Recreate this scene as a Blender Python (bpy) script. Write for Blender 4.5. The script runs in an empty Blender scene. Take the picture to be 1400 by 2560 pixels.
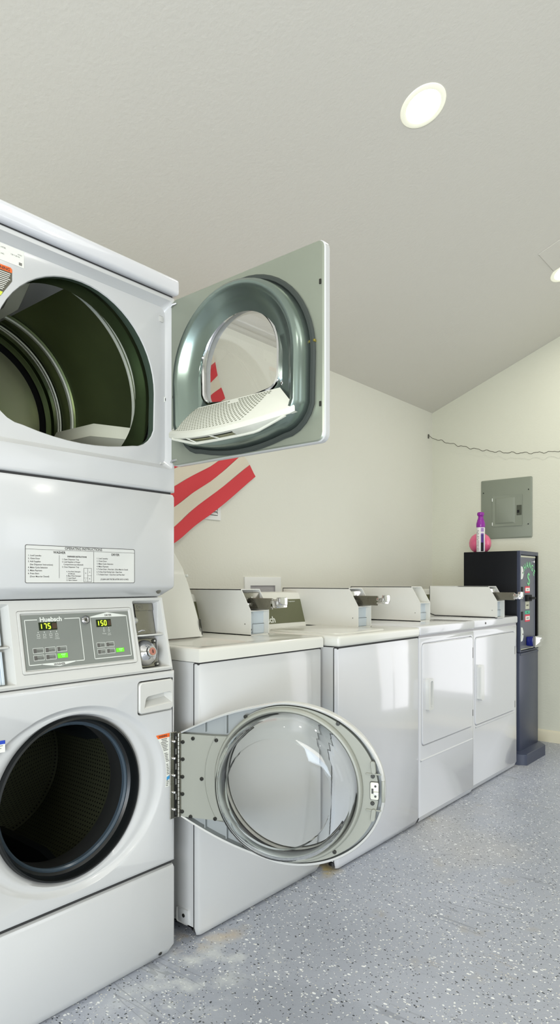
import bpy, bmesh, math, random
from mathutils import Vector, Matrix
random.seed(7)
C = bpy.context.scene.collection
PI = math.pi
R = math.radians

# ------------------------------------------------------------------ materials
def lin(c):
    def f(v):
        v /= 255.0
        return v / 12.92 if v <= 0.04045 else ((v + 0.055) / 1.055) ** 2.4
    return (f(c[0]), f(c[1]), f(c[2]), 1.0)

MATS = {}
def mat(name, rgb, rough=0.5, metal=0.0, bump=0.0, bscale=200.0, var=0.0, vscale=6.0, coat=0.0, spec=0.5,
        emit=None, estr=0.0, trans=0.0, ior=1.45, backface=None):
    m = bpy.data.materials.new(name)
    m.use_nodes = True
    nt = m.node_tree
    b = nt.nodes['Principled BSDF']
    col = lin(rgb)
    b.inputs['Base Color'].default_value = col
    b.inputs['Roughness'].default_value = rough
    b.inputs['Metallic'].default_value = metal
    b.inputs['Coat Weight'].default_value = coat
    b.inputs['Coat Roughness'].default_value = 0.05
    b.inputs['Specular IOR Level'].default_value = spec
    b.inputs['Transmission Weight'].default_value = trans
    b.inputs['IOR'].default_value = ior
    tc = nt.nodes.new('ShaderNodeTexCoord')
    if emit:
        b.inputs['Emission Color'].default_value = lin(emit)
        b.inputs['Emission Strength'].default_value = estr
    n = nt.nodes.new('ShaderNodeTexNoise')
    n.inputs['Scale'].default_value = vscale
    n.inputs['Detail'].default_value = 3
    nt.links.new(tc.outputs['Object'], n.inputs['Vector'])
    if var > 0:
        mx = nt.nodes.new('ShaderNodeMix'); mx.data_type = 'RGBA'
        mx.inputs[6].default_value = tuple(c * (1 - var) for c in col[:3]) + (1,)
        mx.inputs[7].default_value = tuple(min(1, c * (1 + var)) for c in col[:3]) + (1,)
        nt.links.new(n.outputs['Fac'], mx.inputs[0])
        nt.links.new(mx.outputs[2], b.inputs['Base Color'])
    rr = nt.nodes.new('ShaderNodeMapRange')
    rr.inputs['To Min'].default_value = max(0, rough - 0.04 * (rough > 0.03))
    rr.inputs['To Max'].default_value = min(1, rough + 0.04 * (rough > 0.03))
    nt.links.new(n.outputs['Fac'], rr.inputs['Value'])
    nt.links.new(rr.outputs['Result'], b.inputs['Roughness'])
    if bump > 0:
        n2 = nt.nodes.new('ShaderNodeTexNoise')
        n2.inputs['Scale'].default_value = bscale
        nt.links.new(tc.outputs['Object'], n2.inputs['Vector'])
        bp = nt.nodes.new('ShaderNodeBump')
        bp.inputs['Strength'].default_value = bump
        bp.inputs['Distance'].default_value = 0.002
        nt.links.new(n2.outputs['Fac'], bp.inputs['Height'])
        nt.links.new(bp.outputs['Normal'], b.inputs['Normal'])
    MATS[name] = m
    return m

enamel = mat('white enamel', (194, 195, 194), 0.16, bump=0.04, bscale=28, coat=0.3)
enamel_gloss = mat('glossy white enamel', (204, 205, 208), 0.11, bump=0.03, bscale=6, coat=0.6)
enamel_soft = mat('white moulded plastic', (196, 196, 191), 0.34, bump=0.05, bscale=300)
enamel_deck = mat('cream white enamel deck', (212, 212, 204), 0.18, coat=0.2)
meter_grey = mat('warm grey painted steel', (206, 206, 199), 0.42, bump=0.15, bscale=500)
meter_in = mat('pale blue grey painted steel', (190, 200, 206), 0.4)
seam = mat('dark seam', (52, 52, 52), 0.8)
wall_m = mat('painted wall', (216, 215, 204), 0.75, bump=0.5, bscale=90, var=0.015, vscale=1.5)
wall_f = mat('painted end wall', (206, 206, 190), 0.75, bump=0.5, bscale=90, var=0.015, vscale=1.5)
ceil_m = mat('painted ceiling', (208, 205, 196), 0.8, bump=0.6, bscale=70, var=0.02, vscale=0.8)
base_m = mat('cream baseboard paint', (214, 208, 184), 0.4)
galv = mat('green grey galvanised steel', (147, 153, 139), 0.36, metal=0.45, var=0.08, vscale=5)
galv_b = mat('polished galvanised steel', (132, 146, 138), 0.24, metal=0.8, var=0.12, vscale=4)
gasket = mat('dark grey felt gasket', (56, 62, 58), 0.7)
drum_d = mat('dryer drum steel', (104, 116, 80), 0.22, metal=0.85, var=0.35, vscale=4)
drum_r = mat('bright drum band', (214, 218, 204), 0.3, metal=0.5)
drum_back = mat('dull steel bulkhead', (196, 196, 168), 0.36, metal=0.6, var=0.2, vscale=6)
baffle_m = mat('grey plastic baffle', (196, 198, 180), 0.45)
black = mat('black hollow', (10, 12, 10), 0.8)
rubber = mat('black rubber', (14, 17, 18), 0.35, bump=0.1, bscale=80)
rubber_hi = mat('rubber lip highlight', (62, 74, 84), 0.25)  # bluish highlight on the black seal, put into the lip colour
chrome = mat('chrome', (224, 224, 226), 0.08, metal=1.0)
steel = mat('brushed stainless steel', (150, 148, 138), 0.28, metal=1.0, var=0.06, vscale=30)
dark_steel = mat('dark steel', (70, 70, 66), 0.35, metal=0.9)
door_grey = mat('grey green moulded frame', (150, 152, 142), 0.42, bump=0.05, bscale=200)
door_edge = mat('white door shell', (204, 205, 202), 0.22, coat=0.3)
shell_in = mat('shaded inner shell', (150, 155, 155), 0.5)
glass = mat('clear glass bowl', (250, 253, 253), 0.0, trans=1.0, ior=1.30)
pane = mat('clear door pane', (252, 253, 252), 0.0, trans=1.0, ior=1.1)
panel_grey = mat('grey control overlay', (122, 126, 120), 0.35)
panel_white = mat('white print', (214, 217, 210), 0.4)
panel_olive = mat('smoked olive control overlay', (96, 98, 72), 0.12)
ink = mat('dark print', (62, 60, 58), 0.6)
ink_soft = mat('grey print', (120, 118, 112), 0.6)
btn_dark = mat('dark key legend', (88, 86, 82), 0.5)
led_dark = mat('dark display window', (30, 40, 18), 0.12)
led_brown = mat('unlit display digits', (72, 58, 46), 0.2)
led_on = mat('lit display digits', (214, 255, 60), 0.4, emit=(205, 255, 50), estr=1.0)
led_btn = mat('lit green key', (100, 205, 40), 0.4, emit=(96, 215, 30), estr=0.35)
white_label = mat('white sticker', (226, 227, 218), 0.5)
orange = mat('orange warning print', (235, 105, 40), 0.5)
dark_label = mat('dark warning print', (84, 82, 70), 0.5)
yellow_m = mat('yellow green print', (205, 215, 70), 0.5)
blue_m = mat('blue print', (60, 150, 205), 0.5)
dblue_m = mat('deep blue print', (40, 70, 175), 0.5)
filter_m = mat('off white filter plastic', (212, 213, 200), 0.4)
changer_f = mat('grey black machine face', (92, 95, 106), 0.32, var=0.05)
changer_b = mat('black painted steel', (5, 8, 14), 0.45, spec=0.25)
changer_s = mat('slate painted steel', (56, 62, 80), 0.34, bump=0.1, bscale=200)
green_m = mat('mint green print', (130, 210, 150), 0.5)
green_d = mat('teal green sticker', (70, 180, 140), 0.5)
red_m = mat('red sticker', (214, 60, 80), 0.5)
cream_m = mat('banknote sticker', (190, 190, 168), 0.5)
blue_cap = mat('dark blue plastic', (20, 30, 110), 0.2)
purple_m = mat('purple plastic cap', (132, 32, 140), 0.28)
purple_d = mat('deep purple label', (62, 30, 110), 0.3)
pink_m = mat('pink translucent plastic', (214, 92, 130), 0.12, coat=0.5, var=0.25, vscale=14)
bottle_w = mat('white can label', (214, 210, 208), 0.35)
ebox_m = mat('grey green panel enamel', (128, 134, 120), 0.5, bump=0.15, bscale=400)
ebox_d = mat('dark latch plastic', (70, 74, 62), 0.5)
red_c = mat('red flag cloth', (206, 66, 72), 0.85, bump=0.2, bscale=600, var=0.05)
white_c = mat('cream flag cloth', (214, 206, 188), 0.85, bump=0.2, bscale=600, var=0.04)
wire_m = mat('dark wire', (84, 82, 72), 0.6)
plate_w = mat('white wall plastic', (222, 223, 220), 0.4)
recess_g = mat('shaded grey recess', (170, 168, 170), 0.6)
lamp_on = mat('glowing diffuser', (255, 255, 250), 0.5, emit=(255, 253, 240), estr=14.0)
trim_w = mat('self-lit lamp trim', (236, 236, 220), 0.4, emit=(255, 253, 225), estr=0.25)  # weak emission added so the ring seems lit by the diffuser
window_f = mat('white window frame', (230, 230, 228), 0.4)
foot_m = mat('black levelling foot', (30, 30, 30), 0.5)

def thin_sheet(name):
    m = mat(name, (252, 253, 252), 0.0)
    nt = m.node_tree; out = nt.nodes['Material Output']
    tr = nt.nodes.new('ShaderNodeBsdfTransparent'); tr.inputs[0].default_value = (.985, .99, .985, 1)
    gl = nt.nodes.new('ShaderNodeBsdfGlossy'); gl.inputs['Roughness'].default_value = 0.02
    fr = nt.nodes.new('ShaderNodeFresnel'); fr.inputs[0].default_value = 1.3
    mx = nt.nodes.new('ShaderNodeMixShader')
    nt.links.new(fr.outputs[0], mx.inputs[0]); nt.links.new(tr.outputs[0], mx.inputs[1]); nt.links.new(gl.outputs[0], mx.inputs[2])
    nt.links.new(mx.outputs[0], out.inputs['Surface'])
    return m
pane = thin_sheet('clear door pane sheet'); bowl_end = thin_sheet('clear bowl end sheet')

def floor_material():
    m = bpy.data.materials.new('grey epoxy floor with paint flakes')
    m.use_nodes = True
    nt = m.node_tree; N = nt.nodes; Lk = nt.links
    b = N['Principled BSDF']
    tc = N.new('ShaderNodeTexCoord')
    def noise(scale, detail=2, vec=None, w=None):
        n = N.new('ShaderNodeTexNoise'); n.inputs['Scale'].default_value = scale; n.inputs['Detail'].default_value = detail
        Lk.new(vec or tc.outputs['Object'], n.inputs['Vector']); return n
    def ramp(src, p0, p1, c0=(0, 0, 0, 1), c1=(1, 1, 1, 1)):
        r = N.new('ShaderNodeValToRGB'); r.color_ramp.elements[0].position = p0; r.color_ramp.elements[1].position = p1
        r.color_ramp.elements[0].color = c0; r.color_ramp.elements[1].color = c1
        Lk.new(src, r.inputs[0]); return r
    def mix(fac, a, c):
        x = N.new('ShaderNodeMix'); x.data_type = 'RGBA'
        if isinstance(fac, float): x.inputs[0].default_value = fac
        else: Lk.new(fac, x.inputs[0])
        if isinstance(a, tuple): x.inputs[6].default_value = a
        else: Lk.new(a, x.inputs[6])
        if isinstance(c, tuple): x.inputs[7].default_value = c
        else: Lk.new(c, x.inputs[7])
        return x.outputs[2]
    def math_(op, a, c=None):
        x = N.new('ShaderNodeMath'); x.operation = op
        if isinstance(a, float): x.inputs[0].default_value = a
        else: Lk.new(a, x.inputs[0])
        if c is not None:
            if isinstance(c, float): x.inputs[1].default_value = c
            else: Lk.new(c, x.inputs[1])
        return x.outputs[0]
    n1 = noise(1.6, 4)
    base = mix(ramp(n1.outputs['Fac'], 0.35, 0.68).outputs[0], lin((153, 158, 168)), lin((167, 172, 183)))
    n3 = noise(0.9, 3)
    base = mix(ramp(n3.outputs['Fac'], 0.55, 0.75).outputs[0], base, lin((178, 176, 172)))
    # distorted coordinates so the flakes get torn outlines
    nd = noise(60, 1)
    add = N.new('ShaderNodeMixRGB'); add.blend_type = 'ADD'; add.inputs[0].default_value = 0.009
    Lk.new(tc.outputs['Object'], add.inputs[1]); Lk.new(nd.outputs['Color'], add.inputs[2])
    def flakes(scale, off, sx, sy, rot, thr, rad):
        mp = N.new('ShaderNodeMapping')
        mp.inputs['Location'].default_value = (off, off * 1.7, 0)
        mp.inputs['Rotation'].default_value = (0, 0, rot)
        mp.inputs['Scale'].default_value = (sx, sy, 0.0)
        Lk.new(add.outputs[0], mp.inputs['Vector'])
        v = N.new('ShaderNodeTexVoronoi'); v.voronoi_dimensions = '2D'
        v.inputs['Scale'].default_value = scale
        Lk.new(mp.outputs[0], v.inputs['Vector'])
        sep = N.new('ShaderNodeSeparateColor'); Lk.new(v.outputs['Color'], sep.inputs[0])
        sel = math_('LESS_THAN', sep.outputs[0], thr)
        r2 = math_('MULTIPLY', sep.outputs[1], rad)
        r3 = math_('ADD', r2, rad * 0.35)
        near = math_('LESS_THAN', v.outputs['Distance'], r3)
        return math_('MULTIPLY', sel, near)
    col = base
    for (sc, off, sx, sy, rot, thr, rad, c) in [
        (70, 0.3, 1, 1.7, 0.3, 0.12, 0.24, (232, 234, 232)), (70, 5.1, 1.6, 1, 0.9, 0.08, 0.22, (228, 230, 228)),
        (74, 9.7, 1, 1.7, -0.5, 0.09, 0.24, (52, 56, 60)), (74, 3.9, 1.7, 1, 0.1, 0.08, 0.22, (60, 64, 68)),
        (120, 7.7, 1, 1.5, 0.6, 0.08, 0.24, (214, 212, 200)), (130, 2.2, 1.5, 1, 0.2, 0.07, 0.22, (84, 88, 92)),
        (46, 8.2, 1, 1.6, 1.2, 0.04, 0.22, (236, 238, 238))]:
        col = mix(flakes(sc, off, sx, sy, rot, thr, rad), col, lin(c))
    # tan grime and pale smears
    n4 = noise(7, 5)
    g = ramp(n4.outputs['Fac'], 0.64, 0.74)
    col = mix(math_('MULTIPLY', g.outputs[0], 0.35), col, lin((168, 158, 136)))
    def blob(x, y, r):
        mp = N.new('ShaderNodeVectorMath'); mp.operation = 'DISTANCE'
        Lk.new(tc.outputs['Object'], mp.inputs[0]); mp.inputs[1].default_value = (x, y, 0)
        mr = N.new('ShaderNodeMapRange'); mr.inputs['From Min'].default_value = r; mr.inputs['From Max'].default_value = 0
        Lk.new(mp.outputs['Value'], mr.inputs['Value']); return mr.outputs[0]
    n5 = noise(11, 5)
    sm = ramp(n5.outputs['Fac'], 0.47, 0.62)
    for (x, y, r, c, k) in [(-1.46, 1.33, 0.22, (214, 218, 216), 0.9), (-1.40, 1.16, 0.2, (210, 214, 214), 0.8), (-1.40, 1.45, 0.16, (200, 204, 204), 0.6),
                            (-1.57, 1.42, 0.09, (188, 160, 110), 0.9), (-1.50, 1.52, 0.07, (190, 168, 130), 0.7),
                            (-1.56, 2.12, 0.09, (200, 178, 110), 1.0), (-1.2, 1.95, 0.05, (140, 128, 100), 0.9)]:
        col = mix(math_('MULTIPLY', math_('MULTIPLY', blob(x, y, r), sm.outputs[0]), k), col, lin(c))
    # scuffs: thin lines
    def scuff(rot, sc, off, thr):
        mp = N.new('ShaderNodeMapping'); mp.inputs['Rotation'].default_value = (0, 0, rot); mp.inputs['Location'].default_value = (off, off, 0)
        mp.inputs['Scale'].default_value = (0.35, 5.0, 0)
        Lk.new(tc.outputs['Object'], mp.inputs['Vector'])
        n = noise(sc, 3, mp.outputs[0])
        a = math_('ABSOLUTE', math_('SUBTRACT', n.outputs['Fac'], 0.5))
        ln = math_('LESS_THAN', a, 0.0022)
        n6 = noise(1.3 + off * 0.1, 1)
        return math_('MULTIPLY', ln, ramp(n6.outputs['Fac'], thr, thr + 0.06).outputs[0])
    col = mix(math_('MULTIPLY', scuff(0.25, 0.9, 1.0, 0.54), 0.4), col, lin((118, 120, 126)))
    col = mix(math_('MULTIPLY', scuff(1.2, 0.7, 4.0, 0.56), 0.45), col, lin((112, 116, 122)))
    col = mix(math_('MULTIPLY', scuff(-0.3, 1.1, 7.0, 0.55), 0.3), col, lin((150, 140, 124)))
    Lk.new(col, b.inputs['Base Color'])
    nr = noise(9, 4)
    mr = N.new('ShaderNodeMapRange'); mr.inputs['To Min'].default_value = 0.26; mr.inputs['To Max'].default_value = 0.44
    Lk.new(nr.outputs['Fac'], mr.inputs['Value']); Lk.new(mr.outputs[0], b.inputs['Roughness'])
    nb = noise(110, 3)
    bp = N.new('ShaderNodeBump'); bp.inputs['Strength'].default_value = 0.35; bp.inputs['Distance'].default_value = 0.003
    Lk.new(nb.outputs['Fac'], bp.inputs['Height']); Lk.new(bp.outputs[0], b.inputs['Normal'])
    return m
floor_m = floor_material()

def drum_holes():
    m = bpy.data.materials.new('perforated washer drum')
    m.use_nodes = True
    nt = m.node_tree; N = nt.nodes; Lk = nt.links
    b = N['Principled BSDF']
    b.inputs['Metallic'].default_value = 0.6; b.inputs['Roughness'].default_value = 0.5
    uv = N.new('ShaderNodeUVMap')
    mp = N.new('ShaderNodeMapping'); mp.inputs['Scale'].default_value = (1, 1, 1)
    Lk.new(uv.outputs[0], mp.inputs[0])
    v = N.new('ShaderNodeTexVoronoi'); v.voronoi_dimensions = '2D'; v.inputs['Scale'].default_value = 1.0; v.inputs['Randomness'].default_value = 0.0
    Lk.new(mp.outputs[0], v.inputs['Vector'])
    lt = N.new('ShaderNodeMath'); lt.operation = 'LESS_THAN'; lt.inputs[1].default_value = 0.22
    Lk.new(v.outputs['Distance'], lt.inputs[0])
    mx = N.new('ShaderNodeMix'); mx.data_type = 'RGBA'
    mx.inputs[6].default_value = lin((62, 65, 48)); mx.inputs[7].default_value = (0.001, 0.001, 0.001, 1)
    Lk.new(lt.outputs[0], mx.inputs[0]); Lk.new(mx.outputs[2], b.inputs['Base Color'])
    bp = N.new('ShaderNodeBump'); bp.inputs['Distance'].default_value = 0.002; bp.invert = True
    Lk.new(lt.outputs[0], bp.inputs['Height']); Lk.new(bp.outputs[0], b.inputs['Normal'])
    return m
drum_perf = drum_holes()

def mesh_mat(name, rgb_a, rgb_b, scale):
    m = bpy.data.materials.new(name); m.use_nodes = True
    nt = m.node_tree; N = nt.nodes; Lk = nt.links; b = N['Principled BSDF']; b.inputs['Roughness'].default_value = 0.45
    tc = N.new('ShaderNodeTexCoord')
    v = N.new('ShaderNodeTexVoronoi'); v.inputs['Scale'].default_value = scale; v.inputs['Randomness'].default_value = 0.0
    Lk.new(tc.outputs['Object'], v.inputs['Vector'])
    lt = N.new('ShaderNodeMath'); lt.operation = 'LESS_THAN'; lt.inputs[1].default_value = 0.3
    Lk.new(v.outputs['Distance'], lt.inputs[0])
    mx = N.new('ShaderNodeMix'); mx.data_type = 'RGBA'; mx.inputs[6].default_value = lin(rgb_a); mx.inputs[7].default_value = lin(rgb_b)
    Lk.new(lt.outputs[0], mx.inputs[0]); Lk.new(mx.outputs[2], b.inputs['Base Color'])
    return m
filter_mesh = mesh_mat('yellowed filter mesh', (150, 148, 112), (90, 88, 66), 160)

# ------------------------------------------------------------------ mesh builder
class MB:
    def __init__(self, M=None):
        self.bm = bmesh.new(); self.M = M or Matrix.Identity(4); self.mi = 0
    def v(self, p): return self.bm.verts.new(self.M @ Vector(p))
    def face(self, vs, mi=None):
        try: f = self.bm.faces.new(vs)
        except ValueError: return None
        f.material_index = self.mi if mi is None else mi
        return f
    def box(self, x0, x1, y0, y1, z0, z1, bev=0.0, seg=2, T=None, edges=None):
        t = bmesh.new()
        vs = [t.verts.new((x, y, z)) for x in (x0, x1) for y in (y0, y1) for z in (z0, z1)]
        for q in ((0, 1, 3, 2), (4, 6, 7, 5), (0, 4, 5, 1), (2, 3, 7, 6), (0, 2, 6, 4), (1, 5, 7, 3)):
            t.faces.new([vs[i] for i in q])
        t.normal_update()
        if bev > 0:
            es = t.edges[:] if edges is None else [e for e in t.edges if edges(e)]
            bmesh.ops.bevel(t, geom=es, offset=bev, segments=seg, profile=0.5, affect='EDGES')
        self.merge(t, T)
    def merge(self, t, T=None):
        M = self.M @ T if T is not None else self.M
        mp = {}
        for v_ in t.verts: mp[v_] = self.bm.verts.new(M @ v_.co)
        for f in t.faces: self.face([mp[v_] for v_ in f.verts])
        t.free()
    def loft(self, loops, cap0=False, cap1=False, closed=True, ring=False):
        L = [[self.v(p) for p in lp] for lp in loops]
        n = len(L[0]); rng = range(n if closed else n - 1)
        pairs = list(zip(L[:-1], L[1:]))
        if ring: pairs.append((L[-1], L[0]))
        for a, b in pairs:
            for i in rng:
                j = (i + 1) % n
                self.face([a[i], a[j], b[j], b[i]])
        if cap0: self.face(L[0][::-1])
        if cap1: self.face(L[-1])
        return L
    def lathe(self, prof, o=(0, 0, 0), ax=(0, 0, 1), n=48, cap0=False, cap1=False, ring=False):
        ax = Vector(ax).normalized(); t = Vector((1, 0, 0)) if abs(ax.x) < 0.9 else Vector((0, 1, 0))
        u = ax.cross(t).normalized(); w = ax.cross(u); o = Vector(o)
        loops = [[o + ax * h + (u * math.cos(2 * PI * i / n) + w * math.sin(2 * PI * i / n)) * r for i in range(n)] for r, h in prof]
        self.loft(loops, cap0, cap1, ring=ring)
    def cyl(self, p0, p1, r0, r1=None, n=24):
        p0 = Vector(p0); p1 = Vector(p1); r1 = r0 if r1 is None else r1
        self.lathe([(r0, 0), (r1, (p1 - p0).length)], p0, p1 - p0, n, True, True)
    def screw(self, p, ax, r, h=None):
        h = h or r * 0.5
        self.lathe([(r, 0), (r, h * 0.5), (r * 0.75, h), (r * 0.35, h), (r * 0.3, h * 0.6)], p, ax, 14, True, True)
    def tube(self, pts, r, n=8, caps=True):
        pts = [Vector(p) for p in pts]; loops = []
        prev = None
        for i, p in enumerate(pts):
            d = (pts[min(i + 1, len(pts) - 1)] - pts[max(i - 1, 0)]).normalized()
            if prev is None:
                t = Vector((0, 0, 1)) if abs(d.z) < 0.9 else Vector((1, 0, 0)); u = d.cross(t).normalized()
            else: u = (prev - d * prev.dot(d)).normalized()
            prev = u; w = d.cross(u)
            loops.append([p + (u * math.cos(2 * PI * k / n) + w * math.sin(2 * PI * k / n)) * r for k in range(n)])
        self.loft(loops, caps, caps)
    def plate(self, outer, inners, pos):
        """flat face with holes; outer/inners lists of 2D points, pos maps (a,b)->3D"""
        t = bmesh.new(); es = []
        for lp in [outer] + inners:
            vs = [t.verts.new((p[0], p[1], 0)) for p in lp]
            for i in range(len(vs)): es.append(t.edges.new((vs[i], vs[(i + 1) % len(vs)])))
        bmesh.ops.triangle_fill(t, use_beauty=True, use_dissolve=False, edges=es)
        t.normal_update()
        mp = {v_: self.v(pos(v_.co.x, v_.co.y)) for v_ in t.verts}
        for f in t.faces: self.face([mp[v_] for v_ in f.verts])
        t.free()
    def text(self, s, size, at, plane='front', align='CENTER', bold=0.0, sx=1.0, rot=0.0, depth=0.0):
        cu = bpy.data.curves.new('t', 'FONT'); cu.body = s; cu.size = size; cu.align_x = align; cu.offset = bold * size
        cu.resolution_u = 3
        if depth: cu.extrude = depth
        ob = bpy.data.objects.new('t', cu)
        me = ob.to_mesh()
        t = bmesh.new(); t.from_mesh(me); ob.to_mesh_clear()
        bpy.data.objects.remove(ob); bpy.data.curves.remove(cu)
        P = Matrix(((1, 0, 0, at[0]), (0, 0, -1, at[1]), (0, 1, 0, at[2]), (0, 0, 0, 1))) if plane == 'front' else Matrix.Translation(at)
        T = P @ Matrix.Rotation(rot, 4, 'Z') @ Matrix.Diagonal((sx, 1, 1, 1))
        self.merge(t, T)
    def build(self, name, mats, parent=None, label=None, angle=35, loc=None, smooth=True, uv=None):
        bm = self.bm
        if uv is None: bmesh.ops.remove_doubles(bm, verts=bm.verts, dist=1e-6)
        bmesh.ops.recalc_face_normals(bm, faces=bm.faces)
        if smooth:
            for f in bm.faces: f.smooth = True
            for e in bm.edges:
                if len(e.link_faces) != 2 or e.calc_face_angle(0) > R(angle): e.smooth = False
        me = bpy.data.meshes.new(name)
        if loc is not None: bmesh.ops.translate(bm, vec=-Vector(loc), verts=bm.verts)
        bm.to_mesh(me); bm.free()
        for m in (mats if isinstance(mats, (list, tuple)) else [mats]): me.materials.append(m)
        o = bpy.data.objects.new(name, me); C.objects.link(o)
        if loc is not None: o.location = loc
        if parent is not None: o.parent = parent
        if label: o['label'] = label
        return o

def thing(name, label, cat, loc=(0, 0, 0), rz=0.0, group=None):
    o = bpy.data.objects.new(name, None); C.objects.link(o)
    o.empty_display_size = 0.1
    o.location = loc; o.rotation_euler = (0, 0, rz)
    return tag(o, label, cat, group)
def tag(o, label, cat, group=None, kind=None):
    o['label'] = label; o['category'] = cat
    if group: o['group'] = group
    if kind: o['kind'] = kind
    return o
def struct(o):
    o['kind'] = 'structure'; return o

def rrect(x0, x1, z0, z1, r, n=5):
    pts = []
    for cx, cz, a0 in ((x1 - r, z1 - r, 0), (x0 + r, z1 - r, 90), (x0 + r, z0 + r, 180), (x1 - r, z0 + r, 270)):
        for k in range(n + 1):
            a = R(a0 + 90 * k / n); pts.append((cx + r * math.cos(a), cz + r * math.sin(a)))
    return pts
def circ(cx, cz, rx, rz=None, n=64, a0=0):
    rz = rx if rz is None else rz
    return [(cx + rx * math.cos(2 * PI * i / n + a0), cz + rz * math.sin(2 * PI * i / n + a0)) for i in range(n)]
def dshape(cx, cz, Rr, zb, rc, d=0.0, sag=0.02, n=28, m=6, q=8):
    """round-topped, flat-bottomed outline inset by d: same number of points whatever d is"""
    Rr -= d; zb += d; rc = max(rc - d, 0.012); pts = []
    for i in range(n + 1):
        a = PI * i / n; pts.append((cx + Rr * math.cos(a), cz + Rr * math.sin(a)))
    for k in range(1, m + 1):
        a = PI + (PI / 2) * k / m
        pts.append((cx - Rr + rc + rc * math.cos(a), zb + sag * 0.6 + rc + rc * math.sin(a)))
    for k in range(1, q):
        x = cx - Rr + rc + (2 * Rr - 2 * rc) * k / q; s = (x - cx) / max(Rr - rc, 1e-3)
        pts.append((x, zb + sag * 0.6 - sag * (1 - s * s)))
    for k in range(0, m):
        a = 1.5 * PI + (PI / 2) * k / m
        pts.append((cx + Rr - rc + rc * math.cos(a), zb + sag * 0.6 + rc + rc * math.sin(a)))
    return pts
def F(pts, y): return [(a, y, b) for a, b in pts]

# ------------------------------------------------------------------ room
PX = 1.5525                       # plane of the machine fronts, x = -PX
WL = -2.484                       # wall behind the machines
YF = 4.85                         # end wall
SL = 0.387                        # ceiling slope
RX, WR, YN = 0.9, 3.6, -3.0       # ridge line, opposite wall, near wall
def cz(x): return 2.5 + SL * (min(x, 2 * RX - x) - WL)

b = MB(); b.box(WL - 0.1, WR + 0.1, YN - 0.1, YF + 0.1, -0.1, 0.0)
struct(b.build('floor', floor_m, smooth=False))
b = MB(); b.box(WL - 0.1, WL, YN - 0.1, YF + 0.1, -0.1, 2.54)
struct(b.build('wall_left', wall_m, smooth=False))
def gable(y0, y1, holes):
    b = MB()
    poly = [(WL - 0.1, -0.1), (WR + 0.1, -0.1), (WR + 0.1, cz(WR + 0.1) + 0.05), (RX, cz(RX) + 0.05), (WL - 0.1, cz(WL - 0.1) + 0.05)]
    for y in (y0, y1): b.plate(poly, holes, lambda a, c, y=y: (a, y, c))
    for lp in [poly] + holes: b.loft([F(lp, y0), F(lp, y1)])
    return b
WIN_F = (-1.02, 0.15, 0.22, 1.95)   # window in the end wall, just out of the picture to the right
def R4(a): return [(a[0], a[2]), (a[1], a[2]), (a[1], a[3]), (a[0], a[3])]
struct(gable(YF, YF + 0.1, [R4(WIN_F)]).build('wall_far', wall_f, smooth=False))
DOOR_N = (0.2, 2.6, 0.02, 2.1)
struct(gable(YN - 0.1, YN, [R4(DOOR_N)]).build('wall_near', wall_m, smooth=False))
WIN_R = [(-1.6, 0.6, 0.7, 2.1), (1.6, 3.8, 0.7, 2.1)]
b = MB()
poly = [(YN - 0.1, -0.1), (YF + 0.1, -0.1), (YF + 0.1, cz(WR) + 0.05), (YN - 0.1, cz(WR) + 0.05)]
for x in (WR, WR + 0.1): b.plate(poly, [R4(w) for w in WIN_R], lambda a, c, x=x: (x, a, c))
for lp in [poly] + [R4(w) for w in WIN_R]:
    b.loft([[(WR, a, c) for a, c in lp], [(WR + 0.1, a, c) for a, c in lp]])
struct(b.build('wall_right', wall_m, smooth=False))
b = MB()
b.loft([[(x, y, cz(x) + t) for x, t in ((WL - 0.1, 0), (RX, 0), (WR + 0.1, 0), (WR + 0.1, 0.1), (RX, 0.1), (WL - 0.1, 0.1))] for y in (YN - 0.1, YF + 0.1)], True, True)
struct(b.build('ceiling', ceil_m, smooth=False))
# baseboard with rounded top along the end wall
b = MB()
prof = [(0, 0.0), (-0.014, 0.0), (-0.014, 0.068), (-0.011, 0.076), (-0.006, 0.081), (0, 0.084)]
b.loft([[(x, YF + p[0], p[1]) for p in prof] for x in (WL + 0.001, WR - 0.001)], True, True)
struct(b.build('baseboard_far', base_m))
def window(n, x0, x1, z0, z1, along, at, bars):
    b = MB(); f = 0.05
    def bx(a0, a1, c0, c1, d0=0.02, d1=0.08):
        if along == 'x': b.box(a0, a1, at + d0, at + d1, c0, c1, 0.004, 1)
        else: b.box(at + d0, at + d1, a0, a1, c0, c1, 0.004, 1)
    bx(x0, x1, z0, z0 + f); bx(x0, x1, z1 - f, z1); bx(x0, x0 + f, z0 + f, z1 - f); bx(x1 - f, x1, z0 + f, z1 - f)
    for k in range(1, bars): 
        xm = x0 + (x1 - x0) * k / bars; bx(xm - 0.02, xm + 0.02, z0 + f, z1 - f)
    struct(b.build(n, window_f))
window('window_1', *WIN_F, 'x', YF, 2)
window('window_2', *WIN_R[0], 'y', WR, 3)
window('window_3', *WIN_R[1], 'y', WR, 3)
window('door_1', *DOOR_N, 'x', YN - 0.1, 2)

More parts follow.
